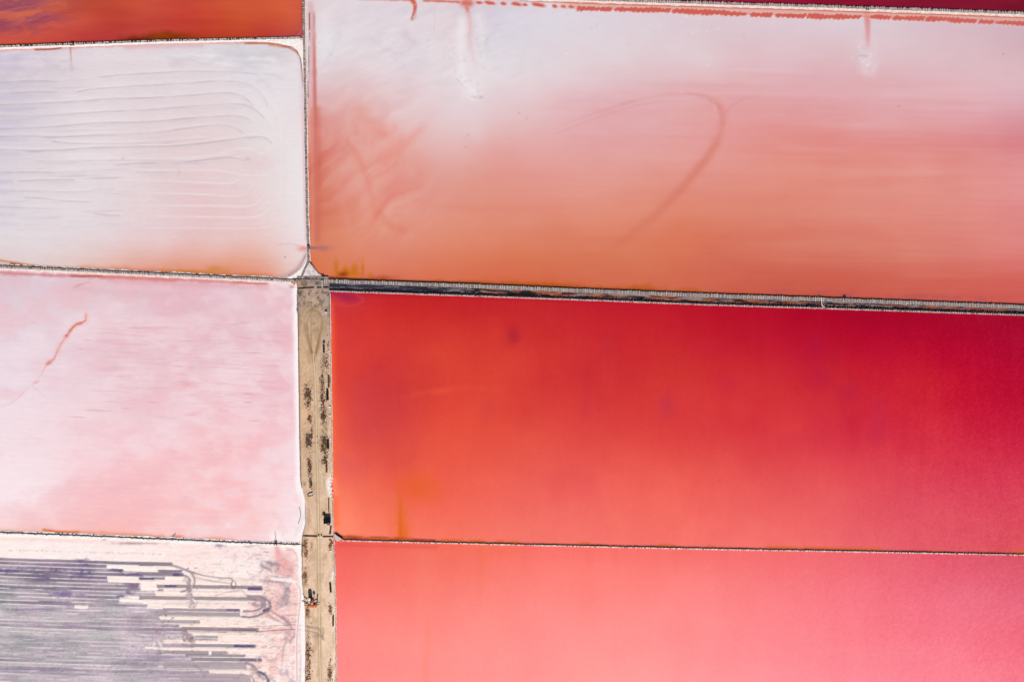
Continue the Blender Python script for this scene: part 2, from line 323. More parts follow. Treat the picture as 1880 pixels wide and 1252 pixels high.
    for i_ in range(95):
        px = rr.uniform(-40, 300); py = rr.uniform(135, 425); l_ = rr.uniform(30, 130); F.stroke([(px, py), (px + l_ * .5, py - .012 * l_ - (330 - py) * .00006 * l_), (px + l_, py - .025 * l_ - (330 - py) * .00012 * l_)], rr.uniform(.7, 2.2), rr.choice([(198, 190, 202), (206, 197, 208), (234, 229, 234), (190, 180, 190)]), rr.uniform(.12, .42) * (1 if px < 170 else .6), fade=.35, rag=.6, var=.7)
    for pts, a in (([(270, 313), (350, 312), (400, 312), (450, 320), (490, 320), (505, 306)], .55), ([(270, 331), (350, 334), (420, 336), (436, 330), (447, 321)], .7), ([(270, 354), (360, 356), (440, 359), (462, 344), (476, 325)], .7),
                   ([(270, 377), (380, 377), (455, 378), (478, 365), (490, 345), (497, 322)], .7), ([(270, 396), (400, 398), (465, 398), (492, 385), (505, 360), (510, 320)], .5), ([(270, 417), (400, 418), (480, 418), (505, 405), (516, 380), (520, 330)], .4),
                   ([(440, 150), (470, 160), (500, 190), (512, 230), (514, 290), (508, 330)], .4), ([(470, 140), (505, 168), (524, 220), (526, 300), (522, 400), (500, 440)], .35), ([(300, 290), (380, 285), (440, 272), (480, 280), (500, 300)], .4)):
        pts = [(pts[0][0] - 70, pts[0][1] + 1)] + pts; F.stroke(pts, 1.9, (236, 228, 230), a * .8, dz=.04, rag=.3, fade=.35, var=.4); F.stroke([(p[0] - 2, p[1] + 7) for p in pts], 4, (222, 200, 204), a * .25, fade=.3)
    F.blob(327, 116, 16, 8, (214, 200, 208), .6, 2.5, .3); F.blob(465, 300, 34, 16, (226, 202, 206), .6, 2, .5); F.blob(455, 292, 4, 2.4, (190, 176, 182), .6, 2, .5)
    F.blob(329, 317, 3, 6, (205, 182, 190), .5, 2, .5); F.blob(226, 291, 3, 2, (196, 180, 188), .6); F.blob(523, 472, 1.5, 1.5, (150, 120, 120), .8)
    # rust and brine along the edges
    F.stroke([(0, 93), (134, 88.5), (300, 82), (440, 79), (500, 80.5)], 2.4, (214, 160, 158), .7, 2, rag=.7); F.stroke([(230, 88), (300, 86), (370, 84.5)], 4.5, (216, 184, 188), .7, rag=.6)
    F.stroke([(65, 92), (95, 91), (112, 88.5)], 1.5, (150, 60, 36), .85, rag=.5); F.stroke([(450, 80), (500, 81), (528, 87)], 1.7, (176, 92, 52), .9, rag=.4); F.stroke([(495, 83), (525, 87.5)], 2.4, (190, 104, 60), .6, rag=.6)
    F.stroke([(530, 88), (545, 97), (552, 112), (556, 150)], 1.7, (172, 98, 78), .9, rag=.3); F.stroke([(520, 84.5), (538, 88), (548, 98), (554, 115), (556, 160)], .9, (108, 70, 72), .8)
    F.stroke([(548, 105), (551, 140), (552, 200)], 3, (214, 216, 230), .6); F.stroke([(556, 130), (558, 300), (562, 440)], 2.6, (222, 184, 186), .6)
    F.stroke([(129, 84), (130, 100), (131, 122)], 2.0, (186, 118, 108), .8, 2, 1.6, .15); F.blob(132, 128, 4, 8, (196, 190, 200), .5, 2, .4)
    F.stroke([(-10, 477), (30, 483), (60, 488)], 2.2, (206, 132, 84), .9, 2, 2.6, .8, rag=.3); F.stroke([(20, 484), (40, 487)], 1.8, (112, 58, 14), .8)
    F.stroke([(60, 489), (120, 492.5), (200, 496), (300, 500), (430, 507)], 2.6, (168, 84, 62), .55, 2, rag=.6); F.stroke([(150, 492), (300, 498), (420, 505), (500, 509)], 6, (214, 126, 88), .5, 2, rag=.5)
    F.blob(345, 500, 44, 4, (196, 118, 34), .7, 2, .5); F.blob(392, 494, 16, 6, (204, 126, 54), .6, 2, .5); F.blob(450, 505, 44, 3.4, (206, 112, 58), .5, 2, .5)
    F.stroke([(562, 466), (548, 489), (532, 502), (515, 508)], 3.0, (196, 160, 166), .65, rag=.4); F.stroke([(561, 470), (549, 492), (530, 505)], .8, (120, 84, 96), .6)
    F.stroke([(562, 456), (552, 452), (540, 449), (520, 448), (508, 450)], .9, (196, 130, 130), .6, 2, .7, .25); F.blob(557, 457, 9, 4, (226, 130, 112), .7, 2, .4)
ux = np.linspace(0, 1, 2); uxx = axis(-280, 562, 0, 562, 1.6, 30); vy = np.linspace(0, 1, 265)
x, y = sheet_grid(uxx, vy, lambda U, V: np.where(U > 300, 300 + (U - 300) / 262.0 * (fV(84 + 430 * V) - 300), U), lambda X, V: fA(X) + (fC(X) - fA(X)) * V)
sheet('salt_pan', x, y, f_B, .1, M_SALT, 'white salt pan with curved harvester grooves, left of the vertical dyke', 'structure')

# --- pale pink pan, left middle
def f_C(F):
    F.base([(0, 520, 218, 200, 212), (60, 525, 222, 203, 214), (150, 530, 226, 198, 208), (300, 535, 226, 190, 202), (420, 540, 228, 194, 206), (520, 540, 230, 206, 214),
            (0, 570, 224, 208, 220), (100, 570, 228, 209, 219), (200, 575, 230, 205, 215), (340, 575, 227, 188, 200), (440, 580, 231, 200, 211), (530, 585, 231, 194, 204),
            (0, 630, 231, 215, 226), (100, 640, 232, 212, 222), (200, 630, 232, 200, 210), (330, 630, 231, 196, 206), (430, 640, 232, 194, 204), (530, 640, 233, 190, 200),
            (0, 700, 235, 221, 232), (80, 700, 236, 216, 226), (200, 700, 236, 207, 217), (330, 705, 236, 200, 209), (430, 700, 237, 204, 212), (530, 710, 238, 196, 206),
            (0, 770, 240, 222, 231), (80, 770, 240, 218, 227), (200, 770, 240, 208, 216), (320, 780, 242, 208, 216), (440, 780, 244, 196, 203), (500, 800, 244, 196, 203), (540, 780, 243, 206, 213),
            (0, 850, 246, 228, 235), (80, 850, 246, 225, 232), (180, 850, 246, 208, 214), (300, 850, 248, 202, 207), (400, 840, 248, 198, 203), (480, 850, 248, 200, 206), (535, 860, 249, 214, 219),
            (0, 920, 249, 230, 236), (75, 920, 249, 226, 231), (150, 915, 249, 204, 208), (260, 920, 250, 196, 199), (360, 920, 250, 202, 204), (450, 920, 250, 196, 199), (540, 915, 251, 226, 230),
            (0, 965, 248, 212, 214), (80, 968, 251, 206, 206), (200, 965, 251, 192, 190), (320, 975, 252, 196, 194), (420, 980, 251, 202, 202), (490, 985, 252, 210, 210), (535, 980, 253, 236, 238)], (0, 516, 552, 990))
    n1 = fbm(F.x + 40 * fbm(F.x, F.y, 80, 60, 2, 2), F.y, 85, 55, 1, 4)
    F.mix(sm(.46, .74, n1) * .42, (238, 186, 194)); F.mix(sm(.54, .26, n1) * .45, (246, 226, 232)); n4 = fbm(F.x, F.y, 34, 22, 5, 4); F.mix(sm(.48, .78, n4) * .3 * sm(120, 240, F.x), (240, 190, 198)); F.mix(sm(.52, .3, n4) * .4 * sm(240, 380, F.x), (244, 222, 228))
    n2 = fbm(F.x, F.y - .04 * F.x, 60, 2.6, 4, 3); win = sm(570, 610, F.y) * sm(800, 720, F.y) * sm(100, 220, F.x) * sm(552, 500, F.x)
    F.mix(sm(.54, .78, n2) * win * .34, (216, 162, 174)); F.add((n2 - .5) * 7 * sm(540, 640, F.y))
    rr = random.Random(3)
    for i in range(70):
        px = rr.uniform(120, 500); py = rr.uniform(590, 775); l = rr.uniform(8, 46)
        F.stroke([(px, py), (px + l, py + l * .045)], .7, (202, 140, 154), rr.uniform(.08, .4), smooth=False, rag=.6, fade=.4)
    for px, py, l in ((50, 591, 24), (275, 600, 70), (190, 597, 130), (280, 626, 60), (440, 646, 50), (310, 672, 30), (340, 674, 22), (140, 752, 90), (330, 760, 40), (440, 722, 30), (445, 738, 20)):
        F.stroke([(px, py), (px + l, py + l * .05)], .75, (206, 132, 144), .42, smooth=False, rag=.6, fade=.4, var=.6)
    F.blob(345, 706, 16, 7, (234, 172, 176), .75, 2, .5, 12); F.blob(400, 575, 60, 30, (228, 190, 200), .3, 2, .5, 30)
    # red thread of brine
    R = (218, 122, 106); th = [(158, 578), (157, 588), (150, 593), (140, 596), (130, 606), (122, 618), (112, 632), (105, 646), (98, 660), (86, 668), (78, 684), (66, 700), (46, 718), (20, 740), (-20, 752)]
    F.stroke(th[:10], 4.2, (234, 182, 180), .6, rag=.8); F.stroke(th[2:7], 3.0, R, .5, 2, 1.6, .35, rag=1.1, rs=7, var=.6); F.stroke(th[1:4], 1.0, (196, 80, 62), .8); F.stroke(th[:10], 1.4, R, .42, rag=.9, rs=7, var=.8)
    F.blob(90, 666, 6, 3.4, (212, 104, 88), .7, 2, .6, 5, -.6); F.blob(122, 616, 3, 2.4, (190, 84, 76), .8, 2, .5, 5); F.stroke(th[8:], 1.4, (228, 172, 168), .5, 2, 1.6, .2, rag=.7, var=.8); F.blob(67, 702, 6, 2, (222, 138, 128), .5, 2, .5, 6, -.3)
    F.stroke([(60, 708), (75, 722), (90, 734)], 1.4, (230, 186, 184), .5, 2, 1.2, .1)
    F.stroke([(138, 527), (150, 522), (165, 518.5)], 2.0, (214, 138, 132), .75, 2, 1.4, .3, rag=.4); F.stroke([(135, 528), (180, 534), (240, 540), (330, 540)], 5, (222, 182, 194), .6, 2, 8, .4, rag=.5)
    # stained upper shore
    F.stroke([(-10, 500), (80, 505), (200, 508), (300, 512), (400, 517), (490, 521)], 3.2, (206, 128, 132), .8, 2.4, 3.4, .75, rag=.9, rs=9); F.stroke([(130, 506.5), (150, 507.5), (185, 507)], 1.5, (172, 72, 56), .85, rag=.6, rs=7); F.stroke([(185, 508), (235, 511), (320, 516)], 3.2, (206, 112, 100), .65, rag=.7, rs=8)
    F.stroke([(200, 515), (300, 520), (400, 525), (490, 528)], 5, (222, 170, 178), .6, rag=.5); F.stroke([(430, 517), (460, 521), (486, 521)], 1.6, (190, 104, 76), .6, rag=.6)
    F.blob(528, 523, 22, 5, (240, 232, 236), .9, 2.5, .5); F.blob(540, 527, 7, 1.8, (112, 24, 48), .8, 2, .6, 5, .2); F.stroke([(510, 518), (530, 522), (544, 528)], 1.6, (206, 196, 188), .7)
    # white salt rim along the causeway, and the white fan at the lower corner
    F.stroke([(544, 530), (547, 690), (549, 800), (551, 900)], 7.5, (253, 249, 252), .95, 2.6, rag=.25); F.stroke([(551, 880), (557, 905), (560, 940), (556, 975), (550, 990)], 9, (253, 246, 246), .95, 3)
    for pts in ([(553, 900), (551, 950), (540, 985)], [(555, 920), (553, 960), (535, 990)], [(557, 940), (550, 975), (522, 994)], [(556, 900), (561, 925), (558, 955)]):
        F.stroke(pts, .8, (220, 206, 208), .6)
    F.blob(505, 984, 12, 13, (255, 246, 246), .85, 2.5, .4); F.blob(530, 985, 22, 14, (253, 240, 240), .8, 2.5, .4); F.stroke([(505, 975), (507, 998)], 1.1, (190, 150, 165), .8); F.blob(420, 964, 8, 5, (250, 226, 226), .7, 2, .4)
    F.stroke([(525, 990), (518, 984), (525, 973)], 1, (240, 200, 200), .5)
    F.stroke([(-10, 972), (60, 972), (85, 972)], 2.5, (244, 186, 166), .6); F.stroke([(80, 972), (110, 975.5), (145, 976)], 1.9, (214, 106, 24), .95, rag=.4); F.stroke([(145, 976), (210, 979), (300, 984)], 2.6, (236, 140, 96), .65, rag=.7); F.blob(325, 984, 12, 2, (222, 120, 60), .8, 2, .4); F.blob(400, 988, 22, 3, (240, 150, 110), .6, 2, .5)
    F.stroke([(316, 985), (322, 979)], 1.1, (96, 70, 80), .8)
    F.stroke([(-20, 978), (200, 986), (500, 998)], 2.2, (254, 240, 236), .8, rag=.6)
uxx = axis(-280, 560, 0, 560, 2.0, 30); vy = np.linspace(0, 1, 250)
x, y = sheet_grid(uxx, vy, None, lambda X, V: fC(X) + (fE(X) - fC(X)) * V)
sheet('salt_pan', x, y, f_C, .12, M_SALT, 'pale pink salt pan with a thin red crack, left of the sandy causeway', 'structure')

# --- harvested grey pan, lower left
def f_D(F):
    F.base([(0, 985, 253, 241, 238), (250, 995, 252, 230, 229), (400, 1000, 252, 229, 227), (500, 1010, 250, 228, 226), (545, 1010, 254, 240, 240),
            (0, 1015, 254, 240, 236), (250, 1020, 254, 239, 236), (400, 1030, 253, 233, 230), (480, 1060, 252, 232, 228), (520, 1060, 247, 196, 188), (548, 1060, 254, 238, 236),
            (300, 1100, 253, 234, 226), (450, 1140, 252, 222, 214), (520, 1120, 249, 206, 200), (500, 1180, 253, 222, 214), (520, 1180, 252, 214, 208), (520, 1240, 254, 230, 226), (480, 1240, 252, 222, 214), (200, 1252, 230, 214, 222)], (0, 985, 552, 1250))
    F.add((fbm(F.x, F.y - .03 * F.x, 50, 3, 2, 4) - .5) * 16, (.5, 1, 1)); n = fbm(F.x, F.y, 22, 14, 5, 4); F.mix(sm(.5, .7, n) * .35 * sm(440, 500, F.x), (240, 180, 178)); F.mix(sm(.5, .66, fbm(F.x, F.y, 16, 16, 6, 4)) * .5, (255, 246, 243))
    F.stroke([(-10, 982), (200, 990), (400, 998), (548, 1003)], 2.2, (255, 247, 243), .9, rag=.5); F.stroke([(-10, 988), (150, 992), (260, 997)], 3.5, (247, 214, 205), .5, rag=.4)
    F.blob(240, 997, 22, 2.4, (160, 140, 150), .7, 2, .7, 9); F.blob(270, 997, 30, 2, (180, 150, 155), .6, 2, .7, 8); F.blob(402, 1001, 8, 3, (150, 136, 160), .9, 2, .6, 6); F.stroke([(450, 1002), (480, 1001)], .9, (170, 150, 158), .7); F.blob(192, 990, 4, 1.4, (150, 140, 175), .8)
    for i in range(120):
        px = random.uniform(0, 300); F.blob(px, 1009 + px * .025 + random.uniform(-1.5, 1.5), 1.0, 1.0, (196, 170, 170), random.uniform(.2, .6))
    # lane coordinates: the harvester's passes run nearly level, 7 px apart
    S = F.y - .040 * F.x + .00004 * F.x ** 2; k = (S - 1022.0) / 7.1; ki = np.floor(k).astype(int); kf = k - ki
    H = RNG.random((64, 3)); tone = H[np.clip(ki, 0, 63), 0]
    ends = {0: 316, 1: 196, 2: 336, 3: 303, 4: 197, 5: 257, 6: 254, 7: 300, 8: 480, 9: 220, 10: 262, 11: 300, 12: 440, 13: 440, 14: 295, 15: 367, 16: 330, 17: 475, 18: 340, 19: 401, 20: 300, 21: 470, 22: 415, 23: 450, 24: 478, 25: 453, 26: 385, 27: 450, 28: 450, 29: 440, 30: 430, 31: 430}
    xe = np.array([ends.get(i, 420) for i in range(64)], float)[np.clip(ki, 0, 63)]
    inside = (k > 0) * (1 - sm(xe - 1.5, xe + 1.5, F.x + 3 * (vn(F.x / 3, F.y / 2, 3) - .5)))
    deep = sm(4, 16, k)
    A = np.array([126, 112, 134]); B = np.array([198, 187, 194])
    t = np.clip(.22 + .56 * deep + (tone - .5) * .5 + (fbm(F.x, F.y, 70, 10, 3, 4) - .5) * 1.2 * (1.25 - .5 * deep), 0, 1)[:, None]
    grey = A * (1 - t) + B * t
    grey = grey + ((fbm(F.x, F.y - .03 * F.x, 40, 2.0, 1, 4) - .5) * 40)[:, None] + ((fbm(F.x, F.y, 3, 2, 2, 3) - .5) * 34)[:, None] + ((fbm(F.x, F.y, 34, 34, 4, 3) - .5) * 30)[:, None] * np.array([1.2, .7, 1.0])
    gm = np.clip((fbm(F.x, F.y, 120, 50, 7, 3) - .42) * 3, 0, 1)[:, None] * sm(300, 220, F.x)[:, None]; grey = grey + gm * np.array([-11, 0, -6])
    F.c += (inside * .96)[:, None] * (grey - F.c); F.z -= .14 * inside
    for i in range(34):                                    # thin ridges of salt left between passes
        s0 = 1022.0 + 7.1 * i; m = np.exp(-(np.abs(S - s0 - .8 * (vn(F.x / 60, F.x * 0 + i, 3) - .5)) / 1.0) ** 2.6)
        cut = .20 + .026 * i if i < 12 else .55; pres = sm(cut - .1, cut + .06, fbm(F.x + 197 * i, F.x * 0 + 31 * i, 55, 1, 5, 3))
        F.mix(np.clip(m * pres * (.92 if i < 14 else .7) * sm(xe + 20, xe - 10, F.x), 0, 1), (246, 232, 232)); F.z += .12 * m * pres * inside
    def ln(px, i): return 1022.5 + 7.1 * i + .030 * px
    # dark wet patches
    for px, py, rx, ry, c, a in ((150, 1028, 12, 2.6, (92, 78, 118), .8), (157, 1036, 8, 2.6, (84, 74, 118), .85), (25, 1046, 40, 2.6, (98, 88, 124), .8), (97, 1048, 20, 2.8, (96, 86, 126), .8), (150, 1046, 24, 3, (90, 82, 128), .85), (148, 1055, 18, 4, (86, 78, 128), .75), (80, 1061, 14, 2.6, (96, 88, 132), .75),
                                 (215, 1046, 14, 2.2, (70, 62, 108), .9), (250, 1053, 16, 2.4, (84, 70, 130), .85), (118, 1090, 22, 4, (96, 74, 136), .75), (150, 1091, 12, 2, (92, 72, 130), .6), (223, 1094, 9, 2.6, (74, 60, 116), .9), (243, 1076, 16, 6, (122, 94, 126), .85), (236, 1088, 12, 2.2, (96, 80, 128), .8), (0, 1047, 30, 2.4, (92, 84, 130), .7),
                                 (45, 1077, 30, 2.4, (124, 112, 142), .6), (145, 1080, 14, 2, (120, 104, 140), .6), (90, 1118, 60, 2, (120, 104, 140), .5), (190, 1080, 18, 8, (146, 132, 140), .5), (255, 1140, 22, 14, (168, 142, 160), .6), (300, 1205, 44, 12, (146, 124, 158), .55), (240, 1222, 34, 3, (150, 136, 156), .5), (45, 1182, 40, 2, (140, 130, 146), .5), (105, 1195, 16, 1, (120, 110, 140), .6), (95, 1204, 10, 1.4, (120, 110, 130), .6), (290, 1160, 20, 10, (160, 136, 156), .6)):
        F.blob(px, py, rx, ry, c, a * .78, 2.4, .9, 6)
    # the white crust still standing between harvested lanes
    Wc = (254, 240, 233)
    for x0, y0, x1, y1 in ((197, 1035, 284, 1041), (226, 1042, 290, 1048), (197, 1063, 286, 1068), (258, 1070, 290, 1084), (220, 1098, 268, 1105), (136, 1110, 162, 1116), (235, 1093, 253, 1096), (270, 1108, 303, 1116), (305, 1108, 344, 1113), (265, 1186, 304, 1190), (303, 1056, 342, 1062)):
        F.rect(x0, y0, x1, y1, Wc, .95, .028, .6, .12, 3)
    for x0, y0, x1, y1 in ((300, 1106, 450, 1116), (293, 1130, 500, 1136), (367, 1137, 520, 1148), (356, 1160, 520, 1165), (400, 1164, 500, 1174), (357, 1174, 480, 1180), (300, 1187, 480, 1193), (420, 1195, 472, 1200), (448, 1203, 474, 1208), (384, 1228, 462, 1235), (285, 1084, 480, 1094), (345, 1064, 486, 1072)):
        F.rect(x0, y0, x1, y1, (253, 234, 226), .95, .012, .8, .12, 2)
    # lanes reaching further right
    g1 = (150, 136, 146)
    for x0, y0, x1, y1, c in ((255, 1031, 316, 1038, (148, 138, 142)), (255, 1050, 337, 1056, (140, 126, 140)), (255, 1059, 303, 1063, (140, 130, 146)), (288, 1072, 482, 1079, (150, 138, 142)), (255, 1093, 470, 1100, (158, 142, 146)), (300, 1115, 440, 1121.5, (164, 150, 158)), (290, 1122, 440, 1129, (170, 158, 162)), (295, 1136, 367, 1143, (178, 168, 168)), (335, 1150, 475, 1157, (150, 134, 136)), (350, 1165, 401, 1171, (176, 166, 168)), (350, 1181, 470, 1187, (160, 148, 156)), (290, 1193, 415, 1200, (164, 152, 160)), (340, 1199, 450, 1205, (158, 146, 152)), (350, 1206, 480, 1213, (150, 138, 146)), (300, 1214, 453, 1226, (172, 160, 166)), (330, 1236, 462, 1256, (180, 164, 172))):
        F.rect(x0, y0, x1, y1, c, .92, .012, .6, -.1, 3); lo_ = [(x0 + 8, y1 + .3), ((x0 + x1) / 2, y1 + .3 + .006 * (x1 - x0)), (x1 - 2, y1 + .3 + .012 * (x1 - x0))]; F.stroke(lo_, .9, (250, 240, 236), .8, 3, var=.5)
    for x0, y0, x1, y1, c in ((303, 1073, 325, 1077, (86, 70, 124)), (455, 1077.5, 482, 1083, (78, 70, 124)), (430, 1183, 468, 1187.5, (84, 72, 128)), (318, 1052, 336, 1057, (96, 80, 124)), (255, 1059.5, 284, 1063.5, (92, 84, 128)), (415, 1117, 440, 1121, (110, 94, 132)), (440, 1209, 480, 1213, (120, 104, 132)), (425, 1153, 470, 1158, (128, 112, 124))):
        F.rect(x0, y0, x1, y1, c, .85, .012, 1.0, 0, 2)
    # turning loops and machine tracks
    dk = (134, 120, 136)
    for pts, w, c, a in (([(316, 1037), (335, 1043), (350, 1050), (357, 1062), (356, 1074)], 2.2, (160, 146, 152), .9), ([(330, 1053), (346, 1060), (348, 1072), (343, 1082), (332, 1086)], 2.2, (150, 136, 140), .8), ([(343, 1076), (350, 1088), (352, 1100), (356, 1112)], 3.2, (150, 138, 140), .7), ([(330, 1087), (342, 1092), (352, 1086), (352, 1076)], 1.4, (250, 238, 232), .8),
                         ([(345, 1047), (375, 1056), (405, 1060), (422, 1061), (432, 1068), (433, 1076)], 1.3, (150, 136, 140), .75), ([(422, 1060), (450, 1062), (470, 1063)], .8, (176, 158, 160), .6), ([(355, 1058), (390, 1066), (420, 1070), (425, 1074)], 1.1, (176, 156, 158), .7), ([(427, 1066), (425, 1074), (432, 1078)], 1.6, (120, 104, 112), .7),
                         ([(455, 1094), (478, 1095), (492, 1102), (496, 1112), (492, 1120), (478, 1127), (462, 1132), (444, 1131)], 2.0, dk, .95), ([(440, 1121), (465, 1121), (480, 1115), (487, 1104), (482, 1096)], 1.8, (146, 128, 138), .9), ([(465, 1098), (480, 1103), (482, 1113), (490, 1112), (484, 1120)], 3.4, (156, 136, 146), .8), ([(488, 1100), (495, 1110), (492, 1122)], 1.2, (104, 88, 110), .8),
                         ([(494, 1118), (515, 1132), (532, 1143), (534, 1152)], 1.2, (160, 142, 150), .8), ([(490, 1126), (510, 1138), (528, 1148)], 1.1, (170, 150, 156), .7), ([(455, 1150), (500, 1148), (540, 1146), (566, 1148)], .8, (160, 146, 152), .7), ([(470, 1159), (510, 1156), (540, 1154.5), (566, 1155)], .8, (110, 96, 104), .85), ([(335, 1152), (340, 1158), (352, 1166), (356, 1174), (348, 1183)], 2.6, (160, 138, 146), .85), ([(345, 1158), (357, 1168), (354, 1178), (346, 1182)], .9, (246, 228, 224), .8),
                         ([(281, 1186), (285, 1178), (292, 1178), (296, 1190)], 2.0, (244, 226, 222), .7), ([(452, 1216), (466, 1222), (472, 1232), (478, 1240)], 2.6, (150, 138, 142), .9), ([(470, 1232), (484, 1236), (492, 1246), (494, 1262)], 2.6, (112, 104, 118), .9), ([(458, 1238), (466, 1250), (470, 1260)], 2.0, (140, 126, 138), .8), ([(455, 1222), (470, 1234)], 1.2, (248, 236, 232), .7), ([(482, 1240), (487, 1254)], 1.2, (250, 240, 238), .8), ([(395, 1092), (430, 1084), (445, 1083), (450, 1090)], 1.0, (190, 170, 170), .6), ([(352, 1104), (355, 1110), (362, 1104), (358, 1112)], 3.2, (214, 196, 196), .8), ([(455, 1104), (475, 1116)], .9, (180, 160, 166), .6)):
        F.stroke(pts, w, c, a, 2.6, rag=.5, dz=-.06, rs=7)
    F.rect(441, 1117, 446, 1130, (252, 240, 236), .9, 0, .8); F.rect(383, 1195, 388, 1202, (255, 248, 244), .9, 0, .6)
    for pts, w, c, a in (([(455, 1096), (480, 1097), (492, 1105), (494, 1114), (486, 1122)], 4.2, (158, 138, 146), .75), ([(466, 1108), (478, 1112), (488, 1110)], 3.4, (176, 152, 158), .8), ([(484, 1121), (494, 1116), (497, 1108)], 1.3, (84, 70, 100), .9), ([(489, 1104), (492, 1108), (490, 1113)], 1.6, (252, 238, 236), .9), ([(334, 1050), (348, 1056), (356, 1068)], 1.2, (250, 240, 236), .8), ([(340, 1062), (350, 1078), (346, 1090)], 3.0, (160, 148, 150), .75), ([(346, 1092), (352, 1102), (350, 1114)], 4.0, (196, 182, 184), .8), ([(354, 1098), (358, 1106), (352, 1113)], 1.0, (252, 242, 238), .9), ([(336, 1160), (346, 1168), (350, 1176)], 4.4, (172, 148, 156), .85), ([(326, 1176), (332, 1172), (338, 1176)], 3.0, (244, 228, 224), .8), ([(285, 1190), (284, 1182), (290, 1177), (296, 1184), (298, 1192)], 1.6, (240, 224, 222), .85), ([(288, 1178), (292, 1190)], 2.2, (186, 166, 172), .7), ([(462, 1226), (474, 1236), (484, 1246)], 3.6, (176, 156, 162), .8), ([(476, 1232), (488, 1242), (492, 1254)], 1.2, (80, 72, 96), .85), ([(455, 1236), (462, 1246), (464, 1256)], 1.2, (250, 240, 236), .85), ([(358, 1222), (368, 1228), (374, 1240)], 3, (150, 136, 146), .5), ([(348, 1212), (366, 1220), (372, 1234), (366, 1246)], 1.0, (196, 180, 186), .5)):
        F.stroke(pts, w, c, a, 2.6, rag=.8, rs=5, var=.5)
    rr = random.Random(21)
    for cx, cy, sx_, sy_, n_ in ((490, 1112, 8, 8, 26), (350, 1080, 8, 26, 40), (345, 1172, 10, 8, 22), (300, 1150, 26, 18, 40), (470, 1236, 16, 12, 30), (426, 1074, 5, 5, 10), (285, 1204, 30, 12, 30), (500, 1085, 10, 10, 20)):
        for i_ in range(n_): F.blob(rr.gauss(cx, sx_), rr.gauss(cy, sy_), rr.uniform(.8, 2.6), rr.uniform(.6, 1.4), rr.choice([(250, 238, 236), (120, 104, 122), (152, 134, 142), (108, 90, 118), (214, 190, 194)]), rr.uniform(.4, .85), 2, .6, 3, rr.uniform(-.8, .8))
    # outflow plume and smudges near the causeway
    F.stroke([(507, 996), (509, 1008), (512, 1018), (520, 1030), (530, 1044)], 3.2, (234, 168, 168), .9, 2.2, 15, .55, rag=.5); F.blob(527, 1040, 16, 14, (240, 176, 170), .7, 2, .4)
    sg = (130, 122, 138)
    for px, py, rx, ry, an, a in ((500, 1034, 10, 3, .35, .75), (488, 1042, 10, 3, .35, .75), (495, 1036, 16, 7, .3, .3), (510, 1060, 16, 2.4, .2, .6), (494, 1066, 10, 3, .1, .6), (512, 1067, 14, 3, .0, .45), (525, 1084, 5, 9, .4, .65), (520, 1096, 6, 8, .5, .55), (518, 1108, 14, 5, 0, .45), (526, 1100, 4, 9, .3, .5), (522, 1134, 7, 2, .5, .7), (528, 1143, 7, 2, .6, .7), (527, 1160, 6, 5, 0, .4), (524, 1180, 2.4, 12, .3, .4), (519, 1206, 1.6, 16, .1, .4), (543, 1166, 6, 4, .5, .4), (536, 1172, 2, 10, .5, .4), (527, 1235, 4, 4, 0, .45), (500, 1174, 4, 3, 0, .4), (535, 1252, 6, 6, 0, .35)):
        F.blob(px, py, rx, ry, sg, a, 2, .9, 5, an)
    F.add((fbm(F.x, F.y, 3.2, 2.2, 3, 3) - .5) * 26 * (1 - .5 * inside) * (.3 + .7 * sm(1010, 1040, F.y)), (.35, 1, 1)); F.mix(sm(.60, .72, fbm(F.x, F.y, 9, 3, 1, 4)) * .35 * sm(300, 420, F.x), (196, 168, 172)); F.mix(sm(.62, .72, fbm(F.x, F.y, 12, 6, 4, 4)) * .4 * sm(430, 490, F.x), (170, 150, 160))
    # salt road along the pan's edge
    rd = [(500, 1062), (530, 1065), (544, 1070), (551, 1082), (550.5, 1108), (547, 1145), (545, 1180), (545.5, 1252), (546, 1300)]
    F.stroke([(550, 1000), (554, 1060), (556, 1130), (557, 1252), (558, 1300)], 5.8, (255, 249, 248), .95, 3, rag=.3)
    F.stroke(rd, 3.4, (255, 248, 246), .85, 4); F.stroke(rd[2:], 1.2, (222, 178, 172), .85, 3)
    F.stroke([(553, 1200), (552, 1230), (551, 1260)], .7, (170, 180, 176), .7); F.stroke([(526, 1004), (540, 1012), (546, 1024), (547, 1031)], 1.5, (226, 180, 158), .75, 2, .8, .6)
    F.stroke([(518, 1002), (536, 1004), (550, 1012)], 3, (255, 246, 244), .8)
uxx = axis(-280, 562, 0, 562, 1.35, 30); vy = np.concatenate([np.linspace(0, 1, 205), [1.1, 1.3, 1.7, 2.2]])
x, y = sheet_grid(uxx, vy, None, lambda X, V: fE(X) + (1258 - fE(X)) * V)
sheet('salt_pan', x, y, f_D, .12, M_MUD, 'grey and pale pink harvested salt pan with striped lanes, lower left', 'structure')

